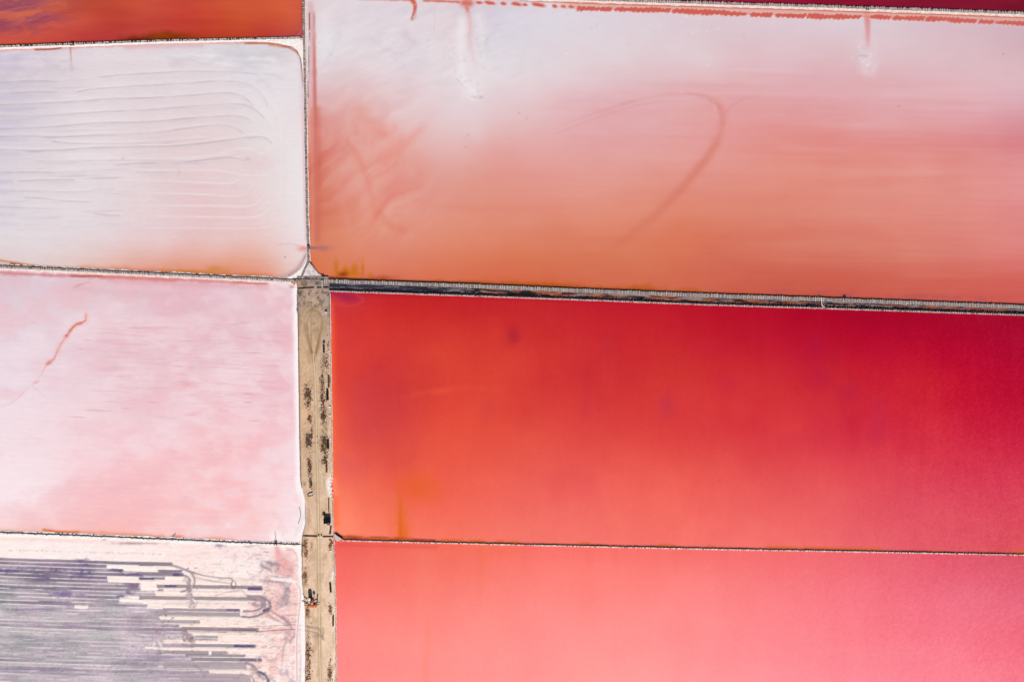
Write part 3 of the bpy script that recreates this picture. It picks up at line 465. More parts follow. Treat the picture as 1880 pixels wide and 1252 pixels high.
# --- large white to salmon pond, upper right
def f_E(F):
    F.base([(575, 30, 226, 214, 218), (640, 30, 226, 218, 225), (760, 60, 226, 220, 227), (840, 60, 227, 214, 219), (900, 40, 216, 208, 220), (1000, 60, 224, 217, 226), (1150, 60, 224, 211, 219), (1300, 60, 223, 203, 211), (1450, 70, 223, 200, 209), (1600, 80, 223, 199, 207), (1750, 80, 220, 190, 199), (1870, 80, 213, 182, 192),
            (590, 100, 228, 224, 230), (660, 110, 227, 216, 221), (760, 110, 226, 220, 227), (880, 120, 229, 222, 227), (1000, 120, 226, 215, 221), (1150, 120, 226, 209, 214), (1300, 120, 226, 201, 206), (1450, 110, 225, 193, 200), (1700, 130, 224, 190, 197), (1870, 130, 221, 184, 192),
            (590, 150, 224, 200, 204), (660, 160, 226, 196, 199), (760, 170, 228, 206, 210), (880, 180, 228, 214, 219), (1000, 180, 228, 200, 205), (1150, 170, 226, 188, 194), (1300, 165, 226, 176, 180), (1450, 160, 224, 172, 178), (1600, 160, 225, 180, 186), (1750, 180, 225, 176, 182), (1870, 180, 223, 178, 188),
            (590, 210, 224, 172, 170), (650, 210, 228, 184, 179), (740, 215, 229, 200, 202), (850, 230, 229, 204, 207), (960, 230, 228, 188, 190), (1100, 220, 226, 174, 178), (1300, 220, 226, 160, 160), (1450, 220, 226, 156, 156), (1600, 230, 225, 160, 163), (1750, 240, 224, 156, 160), (1870, 240, 216, 142, 150),
            (590, 270, 219, 142, 130), (650, 270, 226, 164, 154), (720, 270, 227, 158, 147), (800, 280, 227, 180, 176), (900, 280, 226, 166, 161), (1000, 280, 227, 166, 164), (1150, 280, 226, 165, 163), (1300, 290, 226, 154, 148), (1450, 290, 225, 140, 129), (1600, 290, 224, 134, 124), (1750, 290, 224, 138, 132), (1870, 290, 222, 136, 138),
            (590, 340, 216, 124, 104), (660, 340, 226, 157, 145), (760, 340, 225, 155, 143), (900, 340, 225, 153, 139), (1050, 340, 226, 154, 142), (1200, 340, 225, 148, 134), (1400, 350, 222, 133, 117), (1600, 350, 222, 128, 116), (1750, 350, 223, 130, 122), (1870, 350, 223, 130, 130),
            (590, 410, 216, 128, 100), (680, 410, 225, 147, 126), (800, 400, 224, 149, 131), (950, 410, 224, 143, 121), (1100, 410, 223, 138, 115), (1250, 400, 221, 128, 103), (1450, 410, 218, 118, 100), (1650, 410, 220, 120, 106), (1800, 410, 221, 122, 114), (1870, 410, 220, 120, 118),
            (600, 460, 220, 130, 96), (700, 460, 223, 138, 116), (820, 460, 222, 132, 104), (950, 460, 218, 124, 92), (1100, 460, 216, 120, 90), (1250, 460, 216, 116, 86), (1450, 460, 213, 110, 90), (1650, 460, 215, 112, 96), (1870, 460, 219, 112, 106),
            (720, 500, 218, 120, 92), (900, 505, 216, 112, 80), (1100, 515, 210, 104, 74), (1300, 515, 207, 100, 76), (1450, 525, 203, 92, 74), (1650, 530, 205, 94, 78), (1870, 540, 208, 92, 84)], (572, 22, 1880, 545))
    wv = fbm(F.x, F.y, 260, 90, 2, 3) - .5
    n1 = fbm(F.x + 90 * wv, F.y - .03 * F.x + 40 * wv, 420, 26, 1, 4, .45); n2 = fbm(F.x, F.y - .02 * F.x, 160, 5, 4, 4)
    band = sm(90, 180, F.y) * sm(760, 1100, F.x) + .15
    F.add(15 * sm(1250, 1600, F.x) * sm(270, 330, F.y) * sm(520, 440, F.y), (.15, 1, 1)); F.add(4 * sm(250, 330, F.y) * sm(1000, 1200, F.x), (.2, 1, 1)); F.add((n1 - .5) * 11 * band, (.15, 1, 1)); F.add((n2 - .5) * 9 * band * (.5 + .6 * sm(1250, 1700, F.x)), (.2, 1, .95)); F.add((fbm(F.x, F.y, 110, 80, 6, 4) - .5) * 12, (.3, 1, 1))
    for px, py, l, c, a in ((1300, 158, 300, (220, 158, 164), .6), (1650, 158, 320, (222, 162, 168), .5), (1400, 172, 500, (232, 190, 196), .6), (1420, 130, 200, (230, 206, 212), .5), (1750, 165, 200, (236, 198, 206), .5), (1500, 275, 220, (230, 168, 172), .5), (1760, 200, 260, (230, 186, 194), .5), (1560, 455, 340, (222, 126, 106), .5), (1720, 505, 220, (222, 122, 112), .5), (900, 383, 260, (210, 116, 96), .3), (1350, 470, 300, (220, 122, 96), .4), (1180, 438, 260, (216, 116, 94), .4), (1000, 500, 300, (218, 118, 96), .4), (1250, 252, 300, (222, 146, 146), .4), (1100, 185, 200, (218, 170, 176), .4)):
        F.stroke([(px - l / 2, py - 2), (px, py), (px + l / 2, py + 4)], 5.5, c, a * .6, 2, 4.5, a * .45, rag=.7, rs=40, fade=.4)
    # swirls in the left corner
    ws = fbm(F.x, F.y, 70, 70, 3, 3) - .5; ang = (F.x - 600) * .7 + (F.y - 200) * .75
    sw = fbm(ang + 70 * ws, (F.x - F.y) * .5 + 90 * ws, 30, 130, 5, 4); lw = sm(840, 700, F.x) * sm(140, 220, F.y) * sm(480, 400, F.y)
    F.add((sw - .5) * 56 * lw, (.2, 1, 1))
    F.stroke([(652, 180), (665, 215), (690, 240), (718, 262)], 13, (228, 160, 152), .5, 2, 14, .6, rag=.6, rs=26, fade=.2); F.blob(712, 252, 24, 17, (229, 146, 133), .7, 2, .6, 26); F.stroke([(695, 305), (720, 285), (745, 262), (790, 222)], 10, (229, 148, 135), .75, 2, 6, .2, rag=.5, fade=.15); F.stroke([(630, 240), (655, 285), (675, 330), (695, 400), (735, 428)], 9, (222, 132, 112), .45, 2, 6, .3, rag=.7, fade=.2)
    F.stroke([(672, 238), (700, 262), (735, 240), (770, 205), (805, 180)], 12, (230, 194, 194), .4, rag=.7, fade=.3); F.stroke([(640, 225), (650, 262), (690, 285)], 8, (230, 176, 172), .35, fade=.3, rag=.6); F.stroke([(610, 300), (625, 350), (640, 420)], 8, (226, 150, 136), .4, rag=.6); F.stroke([(690, 380), (720, 415), (760, 428)], 6, (214, 118, 94), .3, fade=.3)
    # vehicle arc on the floor of the pond
    arc = [(1010, 240), (1100, 206), (1180, 182), (1250, 173), (1295, 178), (1322, 198), (1326, 235), (1308, 275), (1270, 325), (1220, 380), (1180, 415), (1140, 445)]
    F.stroke(arc[:6], 2.6, (216, 154, 156), .3, 2, 4, .5, rag=.6, fade=.12, var=.5); F.stroke(arc[6:] + [(1105, 462)], 7.5, (210, 112, 86), .4, 2, 10, .4, fade=.2); F.stroke(arc[4:], 6.5, (215, 132, 120), .5, 2, 9, .25, rag=.5, fade=.15, var=.4); F.stroke([(1326, 215), (1345, 195), (1370, 180), (1400, 174)], 3, (216, 146, 148), .5, 2, 2, .15); F.stroke([(1020, 246), (1110, 212), (1190, 190), (1260, 186)], 1.5, (214, 152, 156), .35)
    F.stroke([(1310, 185), (1314, 205)], 1.4, (234, 190, 194), .4)
    # gritty salt on the white end
    g = fbm(F.x, F.y + .35 * F.x, 26, 9, 7, 5); F.add((g - .5) * 14 * sm(230, 130, F.y) * sm(1150, 800, F.x))
    F.blob(598, 66, 16, 55, (232, 230, 236), .6, 2.4, .4); F.stroke([(596, 120), (612, 90), (625, 66)], 5, (214, 208, 216), .4, rag=.6); F.stroke([(680, 70), (705, 90), (740, 100)], 3, (218, 206, 212), .4, rag=.5); F.stroke([(744, 60), (750, 72), (760, 78)], 7, (216, 200, 206), .5); F.stroke([(797, 26), (798, 40), (797, 56)], 1, (186, 178, 188), .4, rag=.5); F.blob(830, 103, 5, 4, (240, 238, 244), .8, 2, .6); F.blob(826, 107, 4, 1.6, (196, 190, 198), .5)
    F.stroke([(757, 0), (762, 12), (760, 24), (756, 34)], 5, (205, 94, 76), .95, 4, 1.4, .9); F.blob(757, 36, 2.2, 2.4, (196, 112, 56), .9); F.stroke([(764, 20), (762, 34)], 2, (186, 168, 190), .6)
    F.blob(857, 6, 12, 9, (208, 96, 78), .95, 3); F.stroke([(857, 12), (863, 45), (862, 75), (870, 110), (878, 140)], 4.5, (226, 176, 176), .75, 2, 5, .0, rag=.5); F.stroke([(857, 12), (859, 22)], 4, (206, 104, 88), .8, 2, 2, .5)
    F.stroke([(848, 40), (846, 100), (850, 140), (868, 175)], 8, (238, 232, 236), .85, 2, 10, .85, rag=.5); F.stroke([(878, 30), (885, 70), (894, 120)], 8, (233, 226, 230), .7, rag=.5); F.blob(893, 90, 9, 22, (212, 214, 222), .7, 2, .8, 9); F.blob(872, 160, 14, 20, (236, 228, 232), .8, 2, .6, 12); F.blob(868, 172, 5, 6, (250, 248, 250), .6, 2, .7, 7); F.stroke([(866, 178), (876, 180), (890, 179)], 1.3, (196, 180, 184), .8, rag=.9, rs=4); F.blob(893, 75, 2.5, 4, (176, 176, 190), .5, 2, .7, 5); F.stroke([(838, 145), (850, 158)], 1.5, (204, 192, 198), .5)
    F.stroke([(850, 190), (875, 235), (860, 262)], 22, (230, 212, 214), .35, fade=.3)
    # cut near the right end
    F.stroke([(1591, 18), (1593, 50), (1593, 82)], 6.5, (216, 132, 128), .95, 3.2, 4, .35); F.stroke([(1580, 65), (1584, 110), (1594, 150)], 9, (229, 210, 216), .55, rag=.7, fade=.25, var=.5); F.stroke([(1606, 60), (1606, 110), (1600, 150)], 8, (229, 208, 214), .5, rag=.7, fade=.25, var=.5); F.blob(1580, 98, 7, 10, (206, 196, 202), .55, 2, .9, 5); F.blob(1593, 110, 12, 14, (226, 212, 218), .8, 2, .5, 9); F.blob(1586, 103, 8, 2, (184, 172, 178), .5, 2, .9, 4); F.blob(1591, 14, 9, 5, (150, 84, 100), .8)
    rr = random.Random(31)
    for cx, cy, sx_, sy_, n_ in ((1582, 95, 6, 10, 26), (1592, 112, 9, 8, 20), (868, 172, 8, 10, 34), (888, 85, 6, 24, 34), (850, 130, 6, 22, 20), (880, 178, 8, 2, 16), (830, 104, 6, 4, 10), (740, 78, 30, 26, 24), (610, 90, 12, 26, 16), (1280, 50, 90, 14, 40), (980, 80, 110, 30, 24)):
        for i_ in range(n_): F.blob(rr.gauss(cx, sx_), rr.gauss(cy, sy_), rr.uniform(1.0, 3.2), rr.uniform(.8, 1.8), rr.choice([(238, 232, 236), (196, 186, 194), (244, 240, 243), (206, 192, 200)]), rr.uniform(.2, .6), 2, .6, 3, rr.uniform(-.9, .9))
    # red scalloped digging marks under the upper dyke
    ys = fG(F.x) + 15.5 + 1.5 * np.sin(F.x / 71) ; ph = F.x + .55 * (F.y - ys) + 7 * (vn(F.x / 33, F.x * 0 + 4, 1) - .5) ; per = 8.4 + 1.2 * (vn(F.x / 90, F.x * 0, 2) - .5)
    lobe = np.abs(np.sin(math.pi * ph / 8.6)); gap = np.ones_like(F.x)
    for gx_, gw_ in ((1022, 8), (1056, 3), (1124, 2), (1372, 4), (1422, 4), (1588, 9), (1640, 2), (1797, 3), (1826, 3), (1235, 1.5), (1480, 1.5), (1700, 1.5)): gap = gap * (1 - np.exp(-((ph - gx_) / gw_) ** 4))
    gap = sm(.3, .7, gap) * (.75 + .5 * vn(ph / 22, ph * 0 + 7.5, 4)); thick = (1.9 + 2.0 * lobe + 1.9 * vn(F.x / 11, F.x * 0 + 2, 6)) * gap; ys = ys + 1.6 * (vn(F.x / 24, F.x * 0 + 8, 7) - .5)
    m = (1 - sm(thick - .7, thick + .7, np.abs(F.y - ys))) * sm(1056, 1062, F.x)
    
    up = (F.y < ys) * sm(1010, 1060, F.x) * (F.y > fG(F.x) - 1); F.mix(up * .75, (222, 160, 150))
    F.mix(m * .94, (206, 92, 78)); rim = np.exp(-((np.abs(F.y - ys) - thick - 1.6) / 1.1) ** 2) * (gap > .3) * sm(680, 720, F.x); F.mix(rim * .45, (238, 206, 200))
    F.mix(sm(1500, 1880, F.x) * m * .4, (206, 112, 108)); top = np.exp(-((F.y - fG(F.x) - 5.5) / 1.6) ** 2) * sm(900, 1000, F.x); F.mix(top * .6, (156, 82, 58))
    F.stroke([(655, -1), (700, 0), (752, 1.5)], 1.5, (208, 104, 88), .8, 3, rag=.6, rs=8); F.stroke([(778, 2), (810, 3), (842, 4.5)], 2.1, (206, 96, 78), .85, 3, rag=.5, rs=7)
    for cx, cy, rx, ry in ((880, 5.5, 7, 3), (899, 6, 10, 3.4), (924, 7, 6, 3.6), (948, 8, 10, 3.4), (964, 9.5, 5.5, 3), (988, 9.5, 13, 3.8), (1018, 12, 5, 3.4), (1034, 12.5, 5, 3.1), (1049, 13, 6, 3)):
        F.blob(cx, cy, rx + 1.8, ry + 1.8, (236, 206, 202), .5, 5, .15, 5, .18); F.blob(cx, cy, rx, ry, (206, 92, 76), .95, 6, .3, 5, .18)
    # pink and rust strip beside the vertical dyke
    F.stroke([(570, 10), (572, 60), (574, 120), (575, 200)], 6, (216, 176, 180), .75, 3); F.stroke([(576, 25), (577, 100), (578, 200), (579, 300), (580, 440)], 3.4, (204, 118, 112), .35, 3, 4, .6, rag=.3); F.stroke([(577, 40), (578, 150), (579, 300)], 2.8, (204, 108, 98), .6, 3, fade=.35, rag=.3); F.stroke([(568, 25), (568.5, 55)], 1.2, (122, 60, 46), .8, rag=.8, rs=5); F.stroke([(568, 60), (567, 110), (566, 180)], .9, (120, 88, 96), .6, rag=1, rs=4); F.stroke([(577, 30), (576.5, 50)], 1, (170, 116, 130), .6)
    F.stroke([(572, 200), (573, 300), (575, 460)], 3.2, (218, 138, 116), .6, 3); F.stroke([(583, 200), (586, 340), (584, 440)], 6, (204, 106, 88), .45, 2)
    F.stroke([(569, 455), (582, 455.5), (600, 456)], 2.4, (124, 98, 124), .95, 2, 3.4, .25, rag=.4); F.stroke([(590, 455.5), (604, 456), (622, 457)], 5, (176, 112, 120), .5, 2, 7, 0.0); F.stroke([(585, 455), (610, 456)], 4, (190, 116, 112), .5, 2, 7, .05)
    F.stroke([(568, 482), (580, 500), (592, 508), (625, 510), (700, 514), (880, 519.5)], 2.4, (96, 26, 12), .9, 2.4, 1.2, .7); F.stroke([(569, 480), (582, 500), (593, 507)], 1.4, (70, 26, 26), .9)
    for px, py, rx, ry, a in ((617, 490, 5, 13, .7), (634, 497, 6, 9, .8), (650, 496, 7, 12, .75), (666, 495, 2.6, 14, .8), (680, 506, 4, 6, .7), (642, 503, 22, 5, .6), (624, 500, 10, 6, .6)):
        F.blob(px, py, rx, ry, (198, 112, 16), a, 2, .5, 10)
    F.blob(630, 504, 9, 4, (130, 44, 6), .8, 2, .5); F.blob(700, 510, 26, 4, (170, 76, 40), .6, 2, .5)
    for px, rx, ry, a in ((704, 8, 3, .6), (806, 10, 3, .6), (880, 40, 3, .7), (1020, 60, 5, .75), (960, 30, 3, .5), (1180, 40, 6, .7), (1270, 30, 5, .5), (1120, 30, 3, .4), (1500, 30, 3, .3)):
        F.blob(px, fU(px) - 7, rx, ry, (176, 84, 12), a, 2, .6, 14, .035)
    yy = fU(F.x) - F.y; F.mix(np.exp(-((yy - 4) / 2.2) ** 2) * sm(590, 640, F.x) * .6, (120, 52, 28)); pm = np.exp(-((yy - 14 + 5 * fbm(F.x, F.y * 0, 30, 1, 5, 3)) / 4.5) ** 2) * sm(.5, .62, fbm(F.x, F.y, 22, 12, 3, 4)) * sm(1330, 1420, F.x); F.mix(pm * .55, (176, 86, 100))
    F.blob(1340, 495, 60, 34, (208, 100, 84), .5, 2, .5, 40); F.stroke([(1205, 520), (1290, 490), (1350, 500)], 14, (212, 112, 90), .25)
    for px, py in ((968, 218), (953, 208), (860, 248), (855, 270), (1650, 196), (1842, 100), (602, 476)): F.blob(px, py, 1.6, 1.2, (160, 110, 112), .6)
uxx = axis(560, 2180, 560, 1884, 2.3, 30); vy = np.linspace(0, 1, 262)
x, y = sheet_grid(uxx, vy, lambda U, V: np.where(U < 800, 800 - (800 - U) / 240.0 * (800 - fV(-10 + 525 * V)), U), lambda X, V: fG(X) + (fU(X) - fG(X)) * V)
sheet('pond', x, y, f_E, 0, M_BRINE, 'large brine pond grading from white down to salmon orange, upper right')

# --- deep red pond
def f_F(F):  # reds brighten downward, surface glare included in the colours
    F.base([(615, 545, 182, 40, 66), (700, 560, 202, 42, 42), (850, 560, 198, 38, 40), (1000, 565, 194, 34, 42), (1150, 570, 192, 26, 44), (1300, 580, 186, 16, 44), (1450, 585, 180, 8, 44), (1600, 590, 172, 0, 44), (1750, 595, 170, 0, 46), (1870, 600, 166, 0, 48),
            (620, 600, 216, 56, 48), (700, 610, 210, 52, 48), (850, 610, 210, 54, 46), (1000, 620, 204, 44, 44), (1150, 620, 200, 36, 46), (1300, 630, 196, 28, 48), (1450, 640, 190, 18, 50), (1600, 640, 188, 10, 50), (1750, 650, 186, 4, 50), (1870, 660, 176, 0, 52),
            (620, 680, 222, 70, 56), (680, 690, 212, 62, 58), (800, 690, 218, 68, 52), (950, 690, 218, 64, 52), (1100, 690, 210, 52, 52), (1250, 690, 206, 48, 52), (1400, 700, 203, 40, 54), (1550, 700, 199, 31, 52), (1700, 710, 196, 20, 50), (1870, 720, 184, 4, 52),
            (620, 760, 234, 88, 66), (690, 770, 214, 72, 66), (800, 760, 228, 78, 58), (950, 760, 226, 76, 60), (1100, 760, 220, 66, 60), (1250, 760, 216, 56, 62), (1400, 770, 214, 50, 64), (1550, 780, 208, 42, 68), (1700, 790, 206, 34, 66), (1870, 800, 202, 28, 68),
            (622, 840, 244, 108, 82), (690, 840, 230, 90, 72), (800, 830, 234, 88, 66), (950, 830, 234, 90, 72), (1100, 830, 232, 84, 74), (1250, 840, 228, 78, 76), (1400, 840, 222, 68, 78), (1550, 850, 220, 62, 82), (1700, 850, 214, 52, 80), (1870, 860, 213, 50, 84),
            (626, 910, 254, 128, 98), (700, 905, 244, 108, 82), (800, 900, 244, 102, 80), (950, 900, 244, 106, 90), (1100, 900, 242, 102, 92), (1250, 910, 240, 98, 94), (1400, 910, 234, 90, 96), (1550, 910, 230, 84, 98), (1700, 910, 222, 72, 98), (1870, 920, 220, 68, 96),
            (640, 960, 255, 134, 106), (800, 965, 246, 112, 92), (950, 970, 246, 116, 102), (1100, 970, 246, 114, 104), (1250, 980, 246, 112, 108), (1400, 980, 242, 106, 110), (1550, 990, 236, 98, 112), (1700, 990, 228, 86, 108), (1870, 1000, 222, 78, 100)], (610, 540, 1880, 1012))
    F.add((fbm(F.x, F.y, 60, 150, 1, 3) - .5) * 12, (.6, .8, .3)); F.add((fbm(F.x, F.y, 110, 80, 3, 4) - .5) * 15, (.6, .9, .35)); F.add(-6 * sm(640, 720, F.y) * sm(960, 880, F.y) * sm(1250, 1000, F.x), (.7, 1, .3)); F.add(-5 * sm(1050, 1250, F.x), (0, 0, 1)); F.add(4 * sm(1250, 1450, F.x) * sm(620, 700, F.y), (.6, 1, 0)); F.add((fbm(F.x, F.y, 7, 40, 5, 3) - .5) * 2.6 * (1 + 1.8 * sm(1500, 1880, F.x)))
    F.c += RNG.normal(0, 1, (len(F.x), 1)) * (1.0 + 3.4 * sm(1450, 1880, F.x))[:, None] * np.array([.8, 1, .8])
    for px, py, rx, ry, c, a in ((943, 617, 12, 16, (170, 34, 52), .7), (1225, 745, 14, 22, (196, 48, 70), .6), (1118, 640, 14, 22, (188, 42, 58), .3), (1300, 640, 30, 14, (188, 30, 50), .3), (1495, 640, 26, 24, (176, 16, 62), .5), (1505, 690, 24, 26, (182, 24, 66), .42), (1555, 722, 22, 18, (182, 24, 68), .4), (1612, 770, 16, 40, (196, 40, 78), .4), (1078, 680, 10, 60, (198, 46, 52), .35), (1078, 745, 12, 20, (204, 56, 66), .4), (895, 750, 16, 22, (212, 66, 66), .4), (660, 760, 26, 60, (204, 62, 74), .28), (722, 780, 12, 60, (210, 66, 68), .25), (640, 860, 26, 24, (224, 90, 92), .4), (1620, 640, 24, 26, (188, 8, 52), .3), (1360, 760, 24, 20, (206, 46, 62), .35), (1340, 700, 20, 18, (200, 36, 66), .4), (640, 620, 20, 26, (200, 52, 66), .35)):
        F.blob(px, py, rx, ry, c, a, 2, .5, 26)
    F.stroke([(800, 720), (850, 712), (930, 716)], 7, (232, 86, 58), .45, 2, 4, .1); F.stroke([(740, 732), (780, 720), (850, 714)], 5, (230, 86, 62), .3, fade=.3); F.blob(1360, 755, 26, 26, (226, 66, 60), .3)
    F.stroke([(740, 985), (736, 945), (734, 900), (735, 860)], 13, (230, 104, 36), .85, 2, 6, .05, rag=.4); F.stroke([(735, 985), (735, 930), (734, 905)], 3.2, (218, 98, 10), .7, 2, 2, .2); F.blob(772, 895, 36, 26, (232, 96, 44), .85, 2, .4, 20); F.blob(800, 905, 20, 14, (236, 100, 70), .5, 2, .4); F.stroke([(720, 985), (715, 940), (722, 910)], 6, (232, 112, 76), .4)
    F.blob(630, 545, 28, 7, (158, 34, 84), .8, 2.2, .4, 14, .2); F.stroke([(612, 552), (640, 560), (665, 552)], 3, (190, 50, 80), .6); F.stroke([(620, 557), (645, 561), (668, 552), (655, 541)], 1.3, (214, 72, 66), .6); F.stroke([(612, 548), (640, 566), (690, 556)], 8, (222, 68, 44), .5, 2, 12, .1)
    F.stroke([(609, 560), (610, 690), (612, 870), (614, 960)], 5.5, (246, 108, 60), .55, 2, 9, .7); F.stroke([(612, 880), (616, 905)], 6, (255, 150, 120), .6)
    F.stroke([(616, 978), (628, 986), (660, 988), (690, 987), (740, 989), (800, 992)], 3.0, (104, 14, 10), .9, 2.4, 1.6, .7, rag=.5); F.stroke([(640, 984), (665, 986)], 2.6, (150, 40, 10), .6, rag=.5)
    d = fF(F.x) - F.y; F.mix(np.exp(-((d - 2.5) / 1.6) ** 2) * (.45 + .5 * sm(.45, .6, fbm(F.x, F.y * 0, 40, 1, 2, 3))) * sm(640, 700, F.x), (140, 62, 30)); F.mix(np.exp(-((d - 5) / 2.6) ** 2) * sm(.5, .64, fbm(F.x, F.y * 0, 50, 1, 6, 3)) * .8, (214, 102, 44))
    F.mix(np.exp(-((F.y - fL(F.x) - 3) / 3.0) ** 2) * .35, (150, 20, 40))
uxx = axis(604, 2180, 604, 1884, 2.6, 30); vy = np.linspace(0, 1, 180)
x, y = sheet_grid(uxx, vy, None, lambda X, V: fL(X) + (fF(X) - fL(X)) * V)
sheet('pond', x, y, f_F, 0, M_BRINE_V, 'deep crimson to orange red brine pond, right of the causeway')

# --- coral pond, lower right
def f_G(F):  # paler toward the bottom, with glare painted into the brine colour
    F.base([(625, 1005, 240, 96, 88), (720, 1010, 244, 108, 92), (850, 1015, 246, 112, 94), (1000, 1015, 250, 114, 104), (1150, 1020, 250, 116, 108), (1300, 1025, 248, 116, 112), (1450, 1025, 246, 112, 116), (1600, 1030, 238, 102, 114), (1750, 1035, 230, 92, 112), (1870, 1035, 222, 86, 106),
            (625, 1070, 250, 116, 108), (720, 1070, 250, 122, 110), (880, 1070, 251, 126, 114), (1050, 1070, 255, 130, 122), (1250, 1080, 255, 132, 130), (1450, 1080, 251, 126, 132), (1600, 1080, 246, 118, 132), (1750, 1090, 240, 110, 130), (1870, 1090, 232, 102, 124),
            (630, 1140, 255, 134, 130), (800, 1140, 255, 138, 130), (1000, 1140, 255, 142, 138), (1250, 1150, 255, 141, 141), (1450, 1150, 255, 135, 142), (1600, 1150, 253, 127, 140), (1750, 1160, 249, 120, 138), (1870, 1160, 244, 112, 132),
            (630, 1240, 255, 141, 137), (800, 1240, 255, 145, 140), (1000, 1240, 255, 149, 145), (1250, 1240, 255, 150, 151), (1450, 1240, 255, 145, 154), (1600, 1240, 255, 140, 153), (1750, 1240, 254, 132, 149), (1870, 1240, 250, 125, 142)], (615, 1000, 1880, 1250))
    F.add((fbm(F.x, F.y, 50, 120, 1, 4) - .5) * 9, (.3, 1, .9)); F.add((fbm(F.x, F.y, 200, 60, 4, 3) - .5) * 8, (.3, 1, .9)); F.add((fbm(F.x, F.y, 3, 7, 6, 3) - .5) * 7 * sm(1350, 1880, F.x) * sm(1020, 1120, F.y), (.6, 1, 1)); F.c += RNG.normal(0, 1, (len(F.x), 1)) * (1.2 + 2.6 * sm(1250, 1880, F.x))[:, None] * np.array([.7, 1, 1])
    F.stroke([(895, 1000), (885, 1040), (880, 1090)], 9, (248, 116, 84), .55, 2, 6, .1); F.blob(910, 1012, 40, 9, (246, 112, 84), .5, 2, .4); F.stroke([(790, 1060), (785, 1160), (780, 1250)], 6, (255, 132, 110), .3)
    F.stroke([(614, 1000), (640, 1000), (800, 1004)], 4, (224, 76, 72), .45); F.stroke([(616, 1000), (615, 1060), (617, 1150)], 2.4, (235, 110, 104), .5)
    for px in (880, 960, 1080, 1130, 1240, 1330, 1420, 1520): F.stroke([(px, 1010), (px + 4, 1050)], 6, (236, 104, 100), .25, 2, 4, .02)
uxx = axis(606, 2180, 606, 1884, 3.0, 30); vy = np.concatenate([np.linspace(0, 1, 86), [1.1, 1.3, 1.7, 2.2]])
x, y = sheet_grid(uxx, vy, None, lambda X, V: fF(X) + (1258 - fF(X)) * V)
sheet('pond', x, y, f_G, 0, M_BRINE_V, 'coral pink brine pond along the lower right edge')

# --- dark red pond beyond the upper right dyke
def f_H(F):
    F.base([(570, -20, 170, 50, 60), (900, -10, 168, 44, 56), (1150, 0, 162, 34, 52), (1300, 3, 156, 26, 50), (1500, 6, 146, 20, 50), (1700, 12, 134, 20, 48), (1870, 18, 124, 20, 44), (1200, -100, 150, 24, 50), (1800, -100, 128, 16, 46)], (560, -120, 1880, 28))
    F.add((fbm(F.x, F.y, 60, 14, 2, 4) - .5) * 22, (1, .5, .6))
uxx = axis(556, 2180, 860, 1884, 4, 30); vy = np.concatenate([np.linspace(0, .85, 10), np.linspace(.87, 1, 20)])
x, y = sheet_grid(uxx, vy, None, lambda X, V: -300 + (fG(X) + 300) * V)
sheet('pond', x, y, f_H, 0, M_BRINE, 'dark wine red brine pond along the upper right edge')

# --- ditch between the two banks
def f_ditch(F):
    v = (F.y - fU(F.x)) / (fL(F.x) - fU(F.x))
    F.c = np.ones((len(F.x), 3)) * np.array([58, 54, 66.])
    n = fbm(F.x, F.y - .035 * F.x, 36, 3.2, 1, 4); n2 = fbm(F.x, F.y - .035 * F.x, 22, 2.6, 4, 4); n3 = fbm(F.x, F.y - .035 * F.x, 26, 2.4, 6, 4)
    r = sm(800, 900, F.x)
    F.mix(sm(.44, .5, n) * r * .9, (138, 80, 66)); F.mix(sm(.50, .57, n2) * r * .85, (176, 98, 62)); F.mix(sm(.56, .62, n3) * .85, (142, 136, 140)); F.mix(sm(.56, .62, fbm(F.x, F.y - .035 * F.x, 34, 2.6, 2, 4)) * .9, (30, 24, 30))
    F.mix(sm(870, 700, F.x) * .4, (50, 56, 72)); F.mix(np.exp(-((v - .78) / .06) ** 2) * .6 * r, (120, 72, 58)); F.mix(sm(1600, 1800, F.x) * .35 * (v > .45), (76, 60, 76))
uxx = axis(604, 2180, 604, 1884, 2.6, 30); vy = np.linspace(0, 1, 16)
x, y = sheet_grid(uxx, vy, None, lambda X, V: fU(X) + (fL(X) - fU(X)) * V)
sheet('ditch', x, y, f_ditch, -.25, M_BRINE, 'narrow dark ditch with orange mud and grey salt between two banks')

